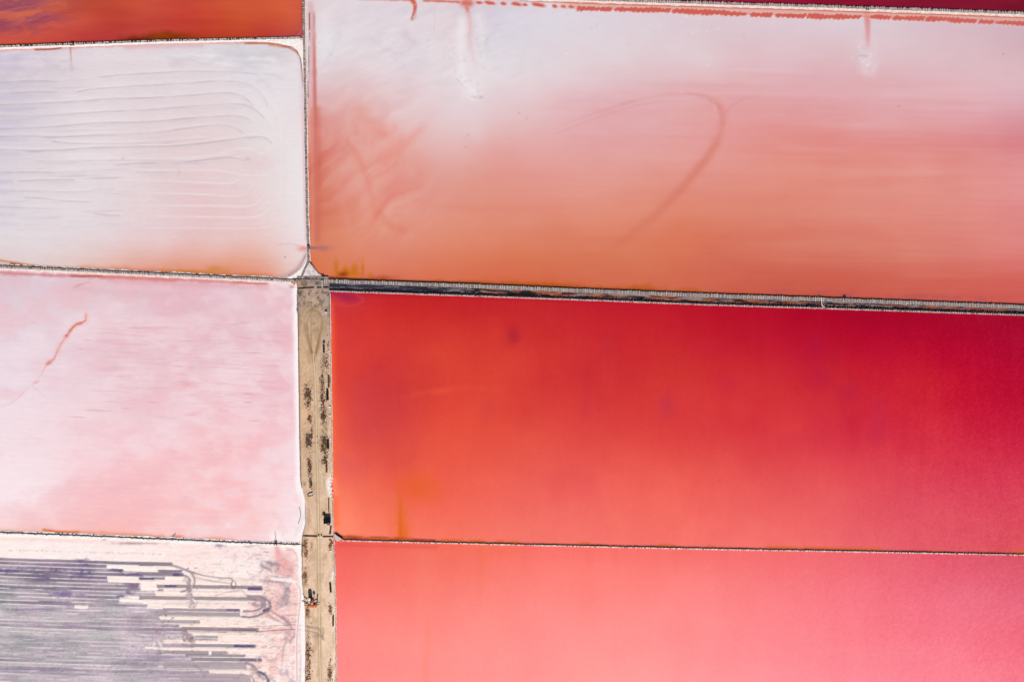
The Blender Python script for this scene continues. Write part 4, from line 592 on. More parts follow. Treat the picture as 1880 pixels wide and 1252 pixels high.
# --- sandy causeway
def f_road(F):
    l = fRL(F.y); r = fRR(F.y); u = (F.x - l) / (r - l); ux = F.x - l; rx = r - F.x
    F.base([(550, 515, 150, 136, 124), (600, 515, 142, 126, 112), (550, 560, 162, 142, 120), (575, 560, 180, 156, 128), (600, 560, 164, 148, 130), (555, 640, 184, 154, 120), (577, 640, 196, 168, 136), (600, 640, 184, 160, 134), (555, 740, 200, 168, 130), (580, 740, 208, 178, 148), (603, 740, 194, 168, 136), (556, 850, 194, 164, 132), (583, 850, 202, 176, 146), (604, 850, 192, 166, 134), (560, 950, 202, 174, 142), (585, 950, 208, 180, 150), (606, 950, 208, 182, 152), (562, 1050, 208, 180, 150), (588, 1050, 212, 186, 156), (610, 1050, 216, 190, 162), (566, 1150, 214, 188, 158), (590, 1150, 217, 191, 160), (612, 1150, 222, 197, 168), (566, 1240, 212, 184, 154), (590, 1240, 222, 196, 166), (612, 1240, 224, 198, 170)], (546, 510, 618, 1252), .01)
    F.add((fbm(F.x, F.y, 12, 20, 1, 5) - .5) * 34, (1, .95, .85)); F.add((fbm(F.x, F.y, 3.5, 5, 5, 3) - .5) * 22)
    F.c += np.array([16, 12, 15]); F.mix(sm(.56, .7, fbm(F.x, F.y, 9, 26, 3, 4)) * .28, (158, 124, 88)); F.mix(sm(.57, .68, fbm(F.x, F.y, 7, 9, 6, 4)) * sm(600, 540, F.y) * .7, (104, 88, 76))
    dk = (136, 106, 70); lt = (226, 204, 172)
    lp = [(576, 664), (570, 640), (563, 615), (560, 592), (563, 577), (575, 569), (588, 577), (592, 596), (588, 620), (582, 645), (578, 664)]
    F.stroke(lp, 2.4, (158, 126, 88), .6, var=.5); F.stroke([(577, 660), (571, 635), (565, 606), (565, 588), (572, 576)], 1.1, dk, .6, var=.5); F.stroke([(572, 580), (572, 615), (574, 650)], .8, dk, .45); F.stroke([(588, 610), (583, 636), (578, 662)], 1.1, dk, .6, var=.5); F.blob(576, 594, 4, 2.4, (140, 106, 60), .6); F.blob(582, 606, 7, 4, (160, 126, 84), .5, 2, .5); F.blob(577, 585, 8, 12, (176, 148, 112), .5)
    t1 = [(575, 650), (579, 700), (581.5, 800), (584, 900), (585.5, 1000), (586, 1100), (587, 1180), (589, 1270)]
    for off, c, a, w in ((-1.6, dk, .55, .8), (2.4, dk, .6, .8), (0.4, lt, .8, 1.5), (-4, dk, .25, .7), (5.2, dk, .2, .7), (4.3, lt, .6, 1.2), (-3.6, lt, .4, 1.2)):
        F.stroke([(p[0] + off, p[1]) for p in t1], w, c, a, rag=.3)
    F.stroke([(583, 690), (584, 820), (585, 900)], 2.8, (206, 182, 150), .35)
    F.blob(556, 522, 5, 4, (124, 88, 48), .6, 2, .5); F.blob(584, 520, 4, 3, (92, 80, 84), .7, 2, .6); F.blob(552, 537, 5, 4, (90, 78, 62), .7, 2, .6); F.blob(559, 557, 2, 5, (90, 76, 64), .7, 2, .5)
    F.mix(sm(5, 0, rx) * sm(560, 700, F.y) * .3, (226, 214, 210)); F.mix(sm(4.5, 1.5, rx) * sm(640, 540, F.y) * .5, (128, 120, 122)); F.mix(sm(4, 1, ux) * .4, (150, 134, 128))
    for px, py, rx_, ry in ((566, 725, 6, 19), (569, 768, 3, 6), (566, 805, 6, 14), (570, 850, 4, 14), (571, 885, 3, 11), (592, 712, 4, 26), (594, 765, 5, 16), (596, 812, 7, 17), (597, 842, 5, 8), (604, 700, 3, 10), (595, 660, 3, 14), (560, 888, 2.4, 4), (561, 1000, 4, 14), (562, 1060, 3.6, 12), (566, 1200, 5, 34), (565, 1122, 4, 10), (607, 1118, 3, 8), (606, 1232, 4, 14), (607, 1000, 3, 6), (573, 1003, 2.4, 4)):
        F.blob(px, py, rx_, ry, (128, 102, 84), .68, 2.4, .9, 5)
    F.blob(607, 892, 8, 18, (252, 242, 242), .98, 4, .3); F.stroke([(612, 850), (611, 880), (606, 892), (609, 906), (612, 915)], 2.2, (254, 244, 244), .8)
    F.stroke([(612, 1050), (610, 1062)], 2.4, (255, 244, 236), .9); F.stroke([(614, 1230), (611, 1250)], 2, (255, 246, 240), .8)
    F.stroke([(558, 1148), (575, 1150), (588, 1154), (592, 1165), (594, 1172)], 2.4, (150, 130, 112), .55, rag=.5); F.stroke([(560, 1155), (580, 1160), (592, 1168)], 1, (130, 112, 98), .6); F.blob(582, 1166, 6, 4, (150, 130, 114), .6, 2, .6); F.stroke([(593, 1150), (595, 1160), (592, 1170)], 1.2, (150, 126, 104), .5)
    F.stroke([(561, 1110), (561, 1126)], 1.8, (222, 158, 100), .8)
    F.mix(np.exp(-(ux / 2.2) ** 2) * sm(880, 900, F.y) * sm(985, 965, F.y) * .95, (254, 246, 244)); F.mix(sm(1.5, 0, ux) * sm(1050, 1110, F.y) * .9, (255, 246, 244))
    F.z = -0.85 * np.clip(np.maximum(sm(2.6, 0, ux), sm(2.2, 0, rx)), 0, 1) + .12 * (fbm(F.x, F.y, 10, 10, 2, 4) - .5)
vy = axis(508, 1420, 508, 1258, 1.4, 20); uu = np.linspace(0, 1, 56)
U, V = np.meshgrid(uu, vy); wob = 1.6 * (fbm(V, V * 0 + 3, 9, 1, 2, 4) - .5); l = fRL(V) + wob; r = fRR(V) + 1.6 * (fbm(V, V * 0 + 9, 8, 1, 3, 4) - .5)
sheet('causeway_road', l + (r - l) * U, V, f_road, 1.0, M_SAND, 'sandy causeway with wheel tracks between the ponds', 'structure')

# ------------------------------------------------------------------ dykes (banks held by timber)
M_NAVY = mat('wet_dark_timber', (66, 52, 78), .9, .35, 1.5, .1, (128, 112, 130)); M_BANK = mat('bank_earth', (122, 112, 114), .95, .30, 1.2, .1, (168, 158, 156)); M_BANK_DARK = mat('dark_bank_earth', (66, 58, 66), .95, .35, 1.2, .1, (112, 102, 108))
M_TIE = mat('grey_timber', (196, 186, 182), .9, .2, 2.0, .1, (232, 222, 214)); M_TIE_DARK = mat('dark_timber_and_shade', (62, 50, 58), .9, .3, 2.0, .1, (96, 82, 84))  # the dark timber tone also paints shade on bank sides
M_RIM = mat('salt_rim', (246, 236, 230), .85, .07, .8, .2, (255, 250, 246)); M_RIM_PINK = mat('pinkish_salt_rim', (226, 206, 198), .85, .1, .8, .2, (248, 232, 226)); M_GREYSALT = mat('greyish_salt_rim', (196, 186, 184), .9, .12, .35, .2, (232, 224, 224))

def ribbon(pts, o0, o1, z0, z1, step=2.0, rag0=.4, rag1=.4, zj=.06, seed=1, crown=.0):
    """a raised strip along pts (photograph pixels) between two side offsets, with walls down to z0"""
    p = np.asarray(pts, float); L = np.r_[0, np.cumsum(np.hypot(*np.diff(p, axis=0).T))]; n = max(2, int(L[-1] / step)); t = np.linspace(0, L[-1], n)
    x = np.interp(t, L, p[:, 0]); y = np.interp(t, L, p[:, 1]); dx = np.gradient(x); dy = np.gradient(y); h = np.hypot(dx, dy); nx, ny = -dy / h, dx / h
    r = np.random.default_rng(seed)
    a = o0 + rag0 * 2 * (vn(t / 7.0, t * 0 + seed, 1) - .5) + rag0 * r.uniform(-.5, .5, n); b = o1 + rag1 * 2 * (vn(t / 9.0, t * 0 + seed + 5, 2) - .5) + rag1 * r.uniform(-.4, .4, n); c = (a + b) / 2
    V = []; 
    for off, z, j in ((a, z0, 0), (a, z1, 1), (c, z1 + crown, 1), (b, z1, 1), (b, z0, 0)):
        X = (x + nx * off - 940) * M_PX; Y = (626 - (y + ny * off)) * M_PX; Z = np.full(n, z) + (zj * r.uniform(-1, 1, n) if j else 0); V.append(np.stack([X, Y, Z], 1))
    V = np.stack(V, 1).reshape(-1, 3); F = []
    for i in range(n - 1):
        for k in range(4): q = i * 5 + k; F.append((q, q + 5, q + 6, q + 1))
    F += [(0, 1, 2, 3, 4), tuple(range((n - 1) * 5 + 4, (n - 1) * 5 - 1, -1))]
    return V, F
def along(pts, step, jit=.2, rnd=random):
    p = np.asarray(pts, float); L = np.r_[0, np.cumsum(np.hypot(*np.diff(p, axis=0).T))]; t = 0.5; out = []
    while t < L[-1]:
        x = np.interp(t, L, p[:, 0]); y = np.interp(t, L, p[:, 1]); i = min(np.searchsorted(L, t), len(p) - 1); i = max(i, 1); d = p[i] - p[i - 1]; d = d / np.hypot(*d)
        out.append((x, y, d[0], d[1])); t += step * rnd.uniform(1 - jit, 1 + jit)
    return out
def part_rib(root, name, m, *a, **k):
    V, F = ribbon(*a, **k); o = mesh_obj(name, V, F, m, root, False); return o
def ties(root, pts, o0, o1, z, step, m, single=0, w=.34, name='tie_beam', hgt=.28, skip=.08, oj=.5, view=(-4, 1884)):
    rr = random.Random(int(step * 100 + z * 10 + pts[0][1])); mb = MB(); cnt = 0; base = None
    for x, y, dx, dy in along(pts, step, .38, rr):
        if rr.random() < skip + .1 or not (-60 < x < 1960): continue
        nx, ny = -dy, dx; a = o0 + rr.uniform(-oj, oj); b = o1 + rr.uniform(-oj, oj); c = (a + b) / 2; X, Y = W(x + nx * c, y + ny * c); ln_ = abs(b - a) * M_PX; rz = math.atan2(-ny, nx) + rr.uniform(-.07, .07); ww = w * rr.uniform(.7, 1.5)
        zz = z + hgt / 2 + rr.uniform(-.04, .05)
        if cnt < single and view[0] < x < view[1]:
            cnt += 1
            if base is None:
                base = MB().box((0, 0, 0), (1, 1, 1)).build(name, m, root).data; o = root.children[-1]
            else:
                o = bpy.data.objects.new(name, base); COL.objects.link(o); o.parent = root
            o.location = (X, Y, zz); o.rotation_euler = (0, 0, rz); o.scale = (ln_, ww, hgt)
        else: mb.box((X, Y, zz), (ln_, ww, hgt), rz)
    if mb.v: tag(mb.build(name, m, root), kind='stuff')
def stakes(root, pts, off, z0, z1, step, m, single=0, r=.13, name='stake', rj=.5):
    rr = random.Random(int(step * 70 + off * 10 + pts[0][0])); mb = MB(); base = None; cnt = 0
    for x, y, dx, dy in along(pts, step, .3, rr):
        if not (-40 < x < 1930 and -20 < y < 1275): continue
        o_ = off + rr.uniform(-rj, rj) * .6; X, Y = W(x - dy * o_, y + dx * o_); h = (z1 - z0) * rr.uniform(.75, 1.2)
        if cnt < single:
            cnt += 1
            if base is None: o = MB().tube((0, 0, 0), (0, 0, 1), .5, 6, .42).build(name, m, root); base = o.data
            else: o = bpy.data.objects.new(name, base); COL.objects.link(o); o.parent = root
            o.location = (X, Y, z0); o.scale = (2 * r, 2 * r, h); o.rotation_euler = (rr.uniform(-.1, .1), rr.uniform(-.1, .1), 0)
        else: mb.tube((X, Y, z0), (X + rr.uniform(-.1, .1), Y + rr.uniform(-.1, .1), z0 + h), r, 5)
    if mb.v: tag(mb.build(name, m, root), kind='stuff')
def root_at0(name, label, group='dykes between the salt ponds', cat='dyke'):
    o = bpy.data.objects.new(name, None); COL.objects.link(o); return tag(o, label, cat, group)
def poly(root, name, pts, z, m, thick=.5, n=6):
    q = curve(pts + [pts[0]], n)[:-1] if n > 1 else np.asarray(pts, float); v = []
    for px, py in q: X, Y = W(px, py); v.append((X, Y, z))
    k = len(v); v += [(a, b, z - thick) for a, b, c in v]; f = [tuple(range(k))] + [(i, k + i, k + (i + 1) % k, (i + 1) % k) for i in range(k)]
    o = mesh_obj(name, v, f, m, root); bm = bmesh.new(); bm.from_mesh(o.data); bmesh.ops.recalc_face_normals(bm, faces=bm.faces); bm.to_mesh(o.data); bm.free(); return o

CL = lambda pts, a, b: [(px, float(np.interp(px, [p[0] for p in pts], [p[1] for p in pts]))) for px in np.arange(a, b + .1, 6.0)]
# upper left: grey ticks over a white salt rim
d = root_at0('dyke', 'thin dyke with white salt rim between the brick red pond and the white pan')
P = CL(L_A, -60, 556); part_rib(d, 'bank', M_BANK_DARK, P, -1.4, 1.2, -.8, .8, seed=1); ties(d, P, -1.7, 1.0, .8, 2.9, M_TIE, w=.5); part_rib(d, 'salt_crust', M_RIM, P, 1.0, 4.0, -.3, .42, rag1=.9, seed=2)
# left middle
d = root_at0('dyke', 'grey timbered dyke between the white pan and the pale pink pan')
P = CL(L_C, -60, 548); part_rib(d, 'bank', M_BANK, P, -1.0, 2.6, -.8, 1.1, seed=3); ties(d, P, -1.2, 2.6, 1.1, 3.2, M_TIE, w=.4); part_rib(d, 'salt_crust', M_RIM_PINK, P, 2.4, 5.6, -.3, .5, rag1=1.4, seed=4); part_rib(d, 'salt_crust', M_RIM_PINK, P, -4.6, -2.6, -.3, .3, rag0=1.7, rag1=.9, seed=14)
# left lower: dark rough line in white salt
d = root_at0('dyke', 'low rough dark dyke edged white, between the pale pink pan and the grey harvested pan')
P = CL(L_E, -60, 556); part_rib(d, 'bank', M_NAVY, P, -.6, .6, -.6, .45, rag0=.9, rag1=.9, zj=.2, seed=5); part_rib(d, 'salt_crust', M_RIM, P, 1.1, 4.4, -.3, .34, rag1=1.6, seed=6); part_rib(d, 'salt_crust', M_RIM, P, -3.4, -1.0, -.3, .3, rag0=1.3, seed=16)
mb = MB(); rr = random.Random(5)
for x, y, dx, dy in along(P, 1.5, .5, rr):
    X, Y = W(x, y + rr.gauss(0, .8)); mb.box((X, Y, .42), (rr.uniform(.4, 1.3), rr.uniform(.25, .7), rr.uniform(.2, .6)), rr.uniform(-.7, .7), rr.uniform(-.3, .3))
tag(mb.build('broken_timber', M_NAVY, d), kind='stuff')
# upper right
d = root_at0('dyke', 'pale ticked dyke under the dark wine red pond at the top')
P = CL(L_G, 700, 1960); part_rib(d, 'bank', M_BANK, P, -2.6, .8, -.8, 1.1, seed=7); ties(d, P, -3.4, .6, 1.1, 3.3, M_TIE, w=.42, oj=.9); part_rib(d, 'salt_crust', M_RIM_PINK, P, .8, 4.0, -.3, .5, rag1=1.2, seed=8)
# middle right: upper bank of the ditch, its tie beams seen one by one
d = root_at0('dyke', 'wide bank with rows of pale tie beams, upper side of the dark ditch')
P = CL(L_U, 596, 1960); part_rib(d, 'bank', M_BANK, P, -2.4, 4.2, -.8, 1.0, seed=9); ties(d, P, -2.6, 3.8, 1.0, 4.2, M_TIE, single=300, w=.36, oj=1.1)
# middle right: lower bank
d = root_at0('dyke', 'narrow white topped bank holding back the crimson pond, lower side of the dark ditch')
P = CL(L_L, 605, 1960); part_rib(d, 'bank', M_BANK_DARK, P, -2.0, -.4, -.8, .95, seed=10); part_rib(d, 'salt_crust', M_GREYSALT, P, -.4, .6, -.3, .85, rag1=.5, seed=11); ties(d, P, -3.8, -.2, .9, 3.2, M_TIE_DARK, w=.5, oj=.7); ties(d, P, -1.6, 1.2, 1.1, 3.2, M_TIE, w=.4)  # dark ties paint the shade along the bank's ditch side
# right lower
d = root_at0('dyke', 'thin pale dyke between the crimson pond and the coral pond')
P = CL(L_F, 616, 1960); part_rib(d, 'bank', M_BANK, P, -.7, .9, -.6, .5, seed=12); ties(d, P, -.7, 1.4, .5, 2.5, M_RIM_PINK, w=.6, oj=.4); stakes(d, P, -1.0, .2, .7, 7.0, M_TIE_DARK, r=.2)
tag(poly(d, 'salt_crust', [(614.5, 979), (622, 984), (630, 989.5), (616, 989.5)], .8, M_GREYSALT, 1.0, 1)); mb = MB(); a = W(617, 980); b = W(630, 989); mb.beam((*a, 1.0), (*b, 1.0), .5, .3); mb.build('edge_beam', M_TIE_DARK, d)
# vertical dyke with its fork and white salt aprons
d = root_at0('dyke', 'upright dyke with forked foot, running down from the top beside the white pan')
VP = [(fV(py), py) for py in np.arange(-60, 483, 5.0)]; VP = [(float(a), b) for a, b in VP]
part_rib(d, 'bank', M_BANK, VP, -1.6, 2.4, -.8, 1.1, seed=20); ties(d, VP, -1.2, 2.0, 1.1, 3.4, M_TIE, w=.3, skip=.5); ties(d, VP, -1.0, 1.8, 1.05, 2.6, M_TIE_DARK, w=.4, skip=.7); part_rib(d, 'salt_crust', M_RIM_PINK, VP, -3.4, -1.8, -.3, .8, rag0=.7, seed=21)
FK = [(567.5, 481), (562, 492), (556, 505), (554, 511)]; part_rib(d, 'bank', M_BANK, FK, -1.6, 1.8, -.8, 1.25, seed=22); part_rib(d, 'salt_crust', M_RIM_PINK, FK, -2.8, -1.6, -.3, 1.2, seed=23)
poly(d, 'salt_crust', [(563.5, 476), (557, 488), (548, 497), (538, 505), (527, 510), (540, 513), (553, 512), (557, 500), (562, 490)], .5, M_RIM, .8, 4)
poly(d, 'salt_crust', [(569, 483), (576, 491), (583, 500), (592, 507), (588, 512), (572, 512), (557, 512), (560, 503), (565, 492)], .62, M_GREYSALT, .9, 4)
poly(d, 'salt_crust', [(490, 76.5), (515, 80), (534, 84), (546, 93), (553, 108), (556, 130), (558.5, 180), (560.6, 230), (561, 180), (559, 120), (558.6, 74), (530, 74)], .5, M_RIM, .8, 1)
stakes(d, [(568, 513), (600, 514)], 0, .6, 1.6, 3, M_TIE_DARK, r=.15)
P = [(540, 515), (560, 513.3), (596, 514.6)]; part_rib(d, 'crossing_bank', M_BANK, P, -1.2, 3.5, -.8, 1.15, seed=25); ties(d, P, -1.5, -.6, 1.2, 2.6, M_TIE_DARK, w=.8)

# ------------------------------------------------------------------ timber edging of the causeway
M_STAKE = mat('weathered_stake', (120, 106, 100), .9, .25, 3, .1, (168, 150, 140))
d = root_at0('timber_edging', 'row of short weathered stakes along the left rim of the sandy causeway', None, 'edging'); EP = [(float(fRL(py)) + .8, py) for py in np.arange(535, 900, 5.0)]
stakes(d, EP, .6, .2, 1.35, 3.4, M_STAKE, single=140, r=.18); part_rib(d, 'kerb_board', M_STAKE, EP, -.1, .5, -.3, 1.05, step=5, rag0=.15, rag1=.15)
d = root_at0('timber_edging', 'row of short pale stakes along the right rim of the sandy causeway', None, 'edging'); EP = [(float(fRR(py)) - .4, py) for py in np.arange(538, 1300, 5.0)]
stakes(d, EP, .2, .0, 1.3, 3.8, M_TIE, single=200, r=.17); part_rib(d, 'kerb_board', M_RIM_PINK, EP, -1.4, -.5, -.3, .95, step=4, rag0=.5, rag1=.3, seed=31)

# ------------------------------------------------------------------ scrub and rubble on the causeway
M_SCRUB = mat('dry_scrub', (80, 60, 52), .95, .4, 3, .05, (132, 104, 86)); M_SCRUB2 = mat('rust_brown_scrub', (128, 84, 56), .95, .35, 3, .05, (184, 136, 96))
def scrub(name, spots, n, m, label, rmin=.22, rmax=.62, seed=0, kind='stuff'):
    rr = random.Random(seed); mb = MB()
    for (px, py, rx, ry, k) in spots:
        for i in range(int(n * k)):
            u = rr.gauss(0, .5); v = rr.gauss(0, .55)
            if vn(np.array([u * 2.4 + px]), np.array([v * 4 + py]), 3)[0] < .36: continue
            X, Y = W(px + u * rx, py + v * ry); r = rr.uniform(rmin, rmax) * (1.2 - .5 * min(1, math.hypot(u, v))); mb.rock((X, Y, 1.02 + r * .2), r, .8, rr)
    o = mb.build(name, m); return tag(o, label, 'scrub', None, kind)
scrub('scrub', [(566, 725, 7, 20, 1.3), (569, 767, 3.5, 7, .3), (567, 806, 6.5, 16, 1), (573, 800, 2, 26, .3), (569, 855, 4.5, 16, .5), (571, 886, 3, 12, .45)], 190, M_SCRUB, 'dark dry scrub in broken clumps left of the wheel tracks', seed=1)
scrub('scrub', [(593, 695, 4, 16, .5), (594, 735, 5.5, 30, .7), (594, 766, 5, 12, .6), (596, 814, 7, 20, 1.1), (597, 845, 6, 9, .4), (600, 668, 4, 16, .3), (603, 640, 3, 20, .15)], 190, M_SCRUB, 'dark dry scrub and litter right of the wheel tracks', seed=2)
scrub('scrub', [(561, 998, 5, 10, .45), (563, 1014, 4, 9, .3), (561, 1056, 4, 14, .4), (608, 994, 4, 8, .4), (606, 1002, 3, 5, .25), (565, 1120, 4, 10, .3), (607, 1116, 2.5, 9, .3)], 150, M_SCRUB2, 'rust brown scrub scattered along both rims near the lower fences', seed=3)
scrub('scrub', [(567, 1205, 6, 38, .8), (566, 1240, 6, 14, .35), (607, 1235, 4, 16, .5), (608, 1215, 3, 10, .15)], 170, M_SCRUB2, 'rust brown scrub in two strips at the bottom of the causeway', seed=4)
scrub('scrub', [(597, 537, 8, 3, .3), (603, 541, 2, 3, .2), (546, 560, 1.2, 40, .2), (555, 1010, 1.5, 20, .3), (556, 1060, 1.5, 22, .4)], 110, M_SCRUB, 'small dark litter along the rims', .15, .4, 5)

# ------------------------------------------------------------------ stacked sleepers
M_SLEEP = mat('black_sleeper', (34, 28, 28), .9, .3, 2, .1, (58, 48, 44)); M_SLEEP2 = mat('brown_sleeper', (92, 66, 48), .9, .3, 2, .1, (126, 94, 70))
def sleepers(px, py0, py1, n, wid, m, label, h=.5, lean=0.0):
    t = thing('sleeper_row', px, (py0 + py1) / 2, 1.0, label, 'sleepers', 'rows of old sleepers on the causeway'); st = (py1 - py0) / n; base = None; rr = random.Random(int(px * 10 + py0))
    for i in range(n):
        dy = -(i + .5 - n / 2) * st * M_PX
        if base is None: o = MB().box((0, 0, .5), (1, 1, 1)).build('sleeper', m, t); base = o.data
        else: o = bpy.data.objects.new('sleeper', base); COL.objects.link(o); o.parent = t
        o.location = (lean * dy + rr.uniform(-.08, .08), dy, 0); o.scale = (wid * M_PX * rr.uniform(.85, 1.12), st * M_PX * .62, h * rr.uniform(.8, 1.3)); o.rotation_euler = (0, 0, rr.uniform(-.06, .06))
    return t
sleepers(595.4, 626, 648, 7, 3.2, M_SLEEP, 'black sleeper row beside the turning loop of the tracks, uppermost of all', .8)
sleepers(604.3, 689, 712, 9, 3.2, M_SLEEP2, 'brown sleeper row between dark scrub and the right rim of the causeway')
sleepers(602, 714, 735, 8, 4.2, M_SLEEP, 'thick black sleeper row just below a brown one, right of the wheel tracks', .9)
sleepers(603, 806, 824, 7, 4.2, M_SLEEP, 'black sleeper row against the big dark scrub patch on the right')
sleepers(600.4, 847, 867, 9, 3.0, M_SLEEP2, 'ladder-like brown sleeper row above the white salt bulge')
sleepers(604.4, 913, 940, 11, 2.2, M_SLEEP2, 'thin brown sleeper row above the black roofed shed', .4)
sleepers(607.6, 964, 980, 6, 3.6, M_SLEEP2, 'short brown sleeper row below the shed, ending at the fence', .4, .12)
sleepers(607.6, 1068, 1086, 7, 3.2, M_SLEEP, 'black sleeper row right of the screening machine', .7, -.08)
sleepers(612.4, 1128, 1148, 9, 2.6, M_SLEEP, 'thin black sleeper row hard by the coral pond, lowest of all', .5)

# ------------------------------------------------------------------ fences across the causeway
M_RAIL = mat('brown_rail', (112, 76, 44), .9, .25, 2, .1, (146, 104, 64)); M_RAILD = mat('dark_rail', (52, 40, 36), .9, .3, 2, .1, (84, 66, 56)); M_WHITE = mat('white_paint', (240, 234, 228), .6, .05, 2, .3)
def fence(px0, py0, px1, py1, m, label, posts, h=1.1, thick=.22):
    t = thing('fence', px0, py0, 1.0, label, 'fence', 'fences across the causeway'); dx = (px1 - px0) * M_PX; dy = -(py1 - py0) * M_PX; base = None
    for i in range(posts):
        k = i / (posts - 1)
        if base is None: o = MB().box((0, 0, h * .6), (thick * 1.5, thick * 1.5, h * 1.2)).build('post', m, t); base = o.data
        else: o = bpy.data.objects.new('post', base); COL.objects.link(o); o.parent = t
        o.location = (dx * k, dy * k, 0)
    for z in (h * .5, h): MB().beam((0, .0, z), (dx, dy, z), thick * 1.3, thick * .6).build('rail', m, t)
    return t
fence(549, 530.5, 577, 528.5, M_RAILD, 'dark low fence at the causeway head, longer left piece', 11, .55, .3); fence(583, 528.8, 603.5, 528.2, M_RAILD, 'dark low fence at the causeway head, shorter right piece', 8, .55, .3)
fence(558.5, 983, 582.5, 983.6, M_RAIL, 'brown rail fence left of the gate posts below the shed', 8, .5, .42); fence(594, 984.5, 612, 984.2, M_RAIL, 'brown rail fence right of the gate posts below the shed', 6, .5, .34)
for i, px in enumerate((586.2, 591.0)):
    o = tag(MB().tube((0, 0, 0), (0, 0, 1.5), .32, 10).tube((0, 0, 1.5), (0, 0, 1.6), .38, 10, .2).build('gate_post', M_WHITE), ('white gate post left of the wheel tracks', 'white gate post right of the wheel tracks')[i], 'gate post', 'white gate posts'); x, y = W(px, 983.6); o.location = (x, y, 1.0); o.scale = (1.4, 1.4, 1)

# footbridge planks over the culvert at the causeway head
t = thing('footbridge', 592.6, 522, 1.1, 'small footbridge of pale planks at the causeway head', 'footbridge'); base = None
for s_ in (-.85, .85): MB().box((s_, 0, .25), (.16, 5.6, .3)).build('side_beam', M_RAILD, t)
for i in range(6):
    if base is None: o = MB().box((0, 0, .5), (1.5, .42, .12)).build('plank', M_RIM_PINK, t); base = o.data
    else: o = bpy.data.objects.new('plank', base); COL.objects.link(o); o.parent = t
    o.location = (0, -2.3 + i * .92, 0)

# ------------------------------------------------------------------ sluices
def sluice(px, py, z, rz, label, m=M_TIE_DARK):
    t = thing('sluice_gate', px, py, z, label, 'sluice', 'sluice gates in the dykes', rz)
    MB().box((0, 0, .7), (1.3, .25, 1.4)).build('gate_board', m, t)
    for s_ in (-.75, .75): MB().box((s_, 0, .9), (.3, 1.9, 1.8)).build('side_wall', m, t)
    MB().box((0, 0, 1.9), (2.0, .3, .25)).build('head_beam', M_TIE, t); return t
sluice(593.4, 509.5, .2, 0, 'dark sluice by the white salt triangle at the causeway head'); sluice(567.3, 455.3, .6, math.pi / 2, 'sluice in the upright dyke with a purple plume on its right')
sluice(134, 83, .3, 0, 'sluice above a rusty streak in the white pan'); sluice(1591, 18, .3, 0, 'sluice in the top dyke above a pink cut'); sluice(1551, 549, .5, 0, 'small dark sluice on the wide bank, right of a white pipe'); sluice(507, 997.5, .1, 0, 'sluice at the foot of a white salt fan, with a pink outflow below')
a = W(1505, 546.5); b = W(1507.5, 562); c = W(1512, 564); t = tag(MB().tube((*a, 1.9), (*b, 1.7), .28).tube((*b, 1.7), (*c, 1.6), .28).build('pipe', M_WHITE), 'white pipe bridging the dark ditch', 'pipe')

# ------------------------------------------------------------------ shed, trailer, tank, tyre, boat
M_BLACK = mat('black_roofing', (14, 12, 15), .9, .3, 2, .1, (26, 22, 26)); M_SHEDW = mat('shed_wall', (92, 80, 72), .9, .2, 2, .1)
t = thing('shed', 602.4, 953.6, 1.0, 'small shed with a flat black roof on the right rim of the causeway', 'shed', None, .06)
MB().box((0, 0, 1.15), (4.5, 3.6, 2.3)).build('wall', M_SHEDW, t); rf = MB().box((0, 0, 2.4), (5.0, 4.1, .2)).box((0, 0, 2.54), (4.6, 3.7, .08)).build('roof', M_BLACK, t); MB().box((-.9, -1.85, .95), (.9, .1, 1.9)).build('door', M_BLACK, t)
t = thing('trailer', 604, 961.3, 1.0, 'white framed flat trailer below the black roofed shed', 'trailer', None, .08)
MB().beam((-1.5, .55, .8), (1.5, .55, .8), .18, .18).beam((-1.5, -.55, .8), (1.5, -.55, .8), .18, .18).beam((-1.5, -.6, .8), (-1.5, .6, .8), .18, .18).beam((1.5, -.6, .8), (1.5, .6, .8), .18, .18).beam((-1.5, .4, .8), (-2.4, .9, .7), .14, .14).build('frame', M_WHITE, t)
MB().box((.1, 0, .74), (2.6, .95, .06)).build('deck', M_BLACK, t)
for s_ in (-.8, .8): MB().tube((.2, s_ - .1, .35), (.2, s_ + .1, .35), .35, 10).build('wheel', M_BLACK, t)
M_BLUE = mat('pale_blue_plastic', (170, 182, 216), .5, .08, 2, .4); M_RUBBER = mat('old_rubber', (64, 42, 36), .9, .25, 3, .1)
t = thing('water_tank', 599.6, 573.5, 1.0, 'pale blue round tank by the right rim, near the turning loop', 'tank'); MB().tube((0, 0, 0), (0, 0, 1.2), .85, 16, .85).tube((0, 0, 1.2), (0, 0, 1.5), .85, 16, .3).build('tank_body', M_BLUE, t); MB().tube((0, 0, 1.5), (0, 0, 1.6), .28, 12).build('lid', M_WHITE, t)
mb = MB(); R1, R2, n1, n2 = .85, .34, 18, 8; v = []; f = []
for i in range(n1):
    for j in range(n2):
        A_ = 2 * math.pi * i / n1; B_ = 2 * math.pi * j / n2; v.append(((R1 + R2 * math.cos(B_)) * math.cos(A_), (R1 + R2 * math.cos(B_)) * math.sin(A_), R2 + R2 * math.sin(B_))); f.append((i * n2 + j, ((i + 1) % n1) * n2 + j, ((i + 1) % n1) * n2 + (j + 1) % n2, i * n2 + (j + 1) % n2))
o = tag(mb.raw(v, f).build('tyre', M_RUBBER, None, True), 'big old tyre lying flat just above the black roofed shed', 'tyre'); x, y = W(595.6, 942); o.location = (x, y, 1.0)
t = thing('dinghy', 570.5, 907.3, 1.0, 'pale dinghy with a dark rim left of the wheel tracks', 'boat', None, .32)
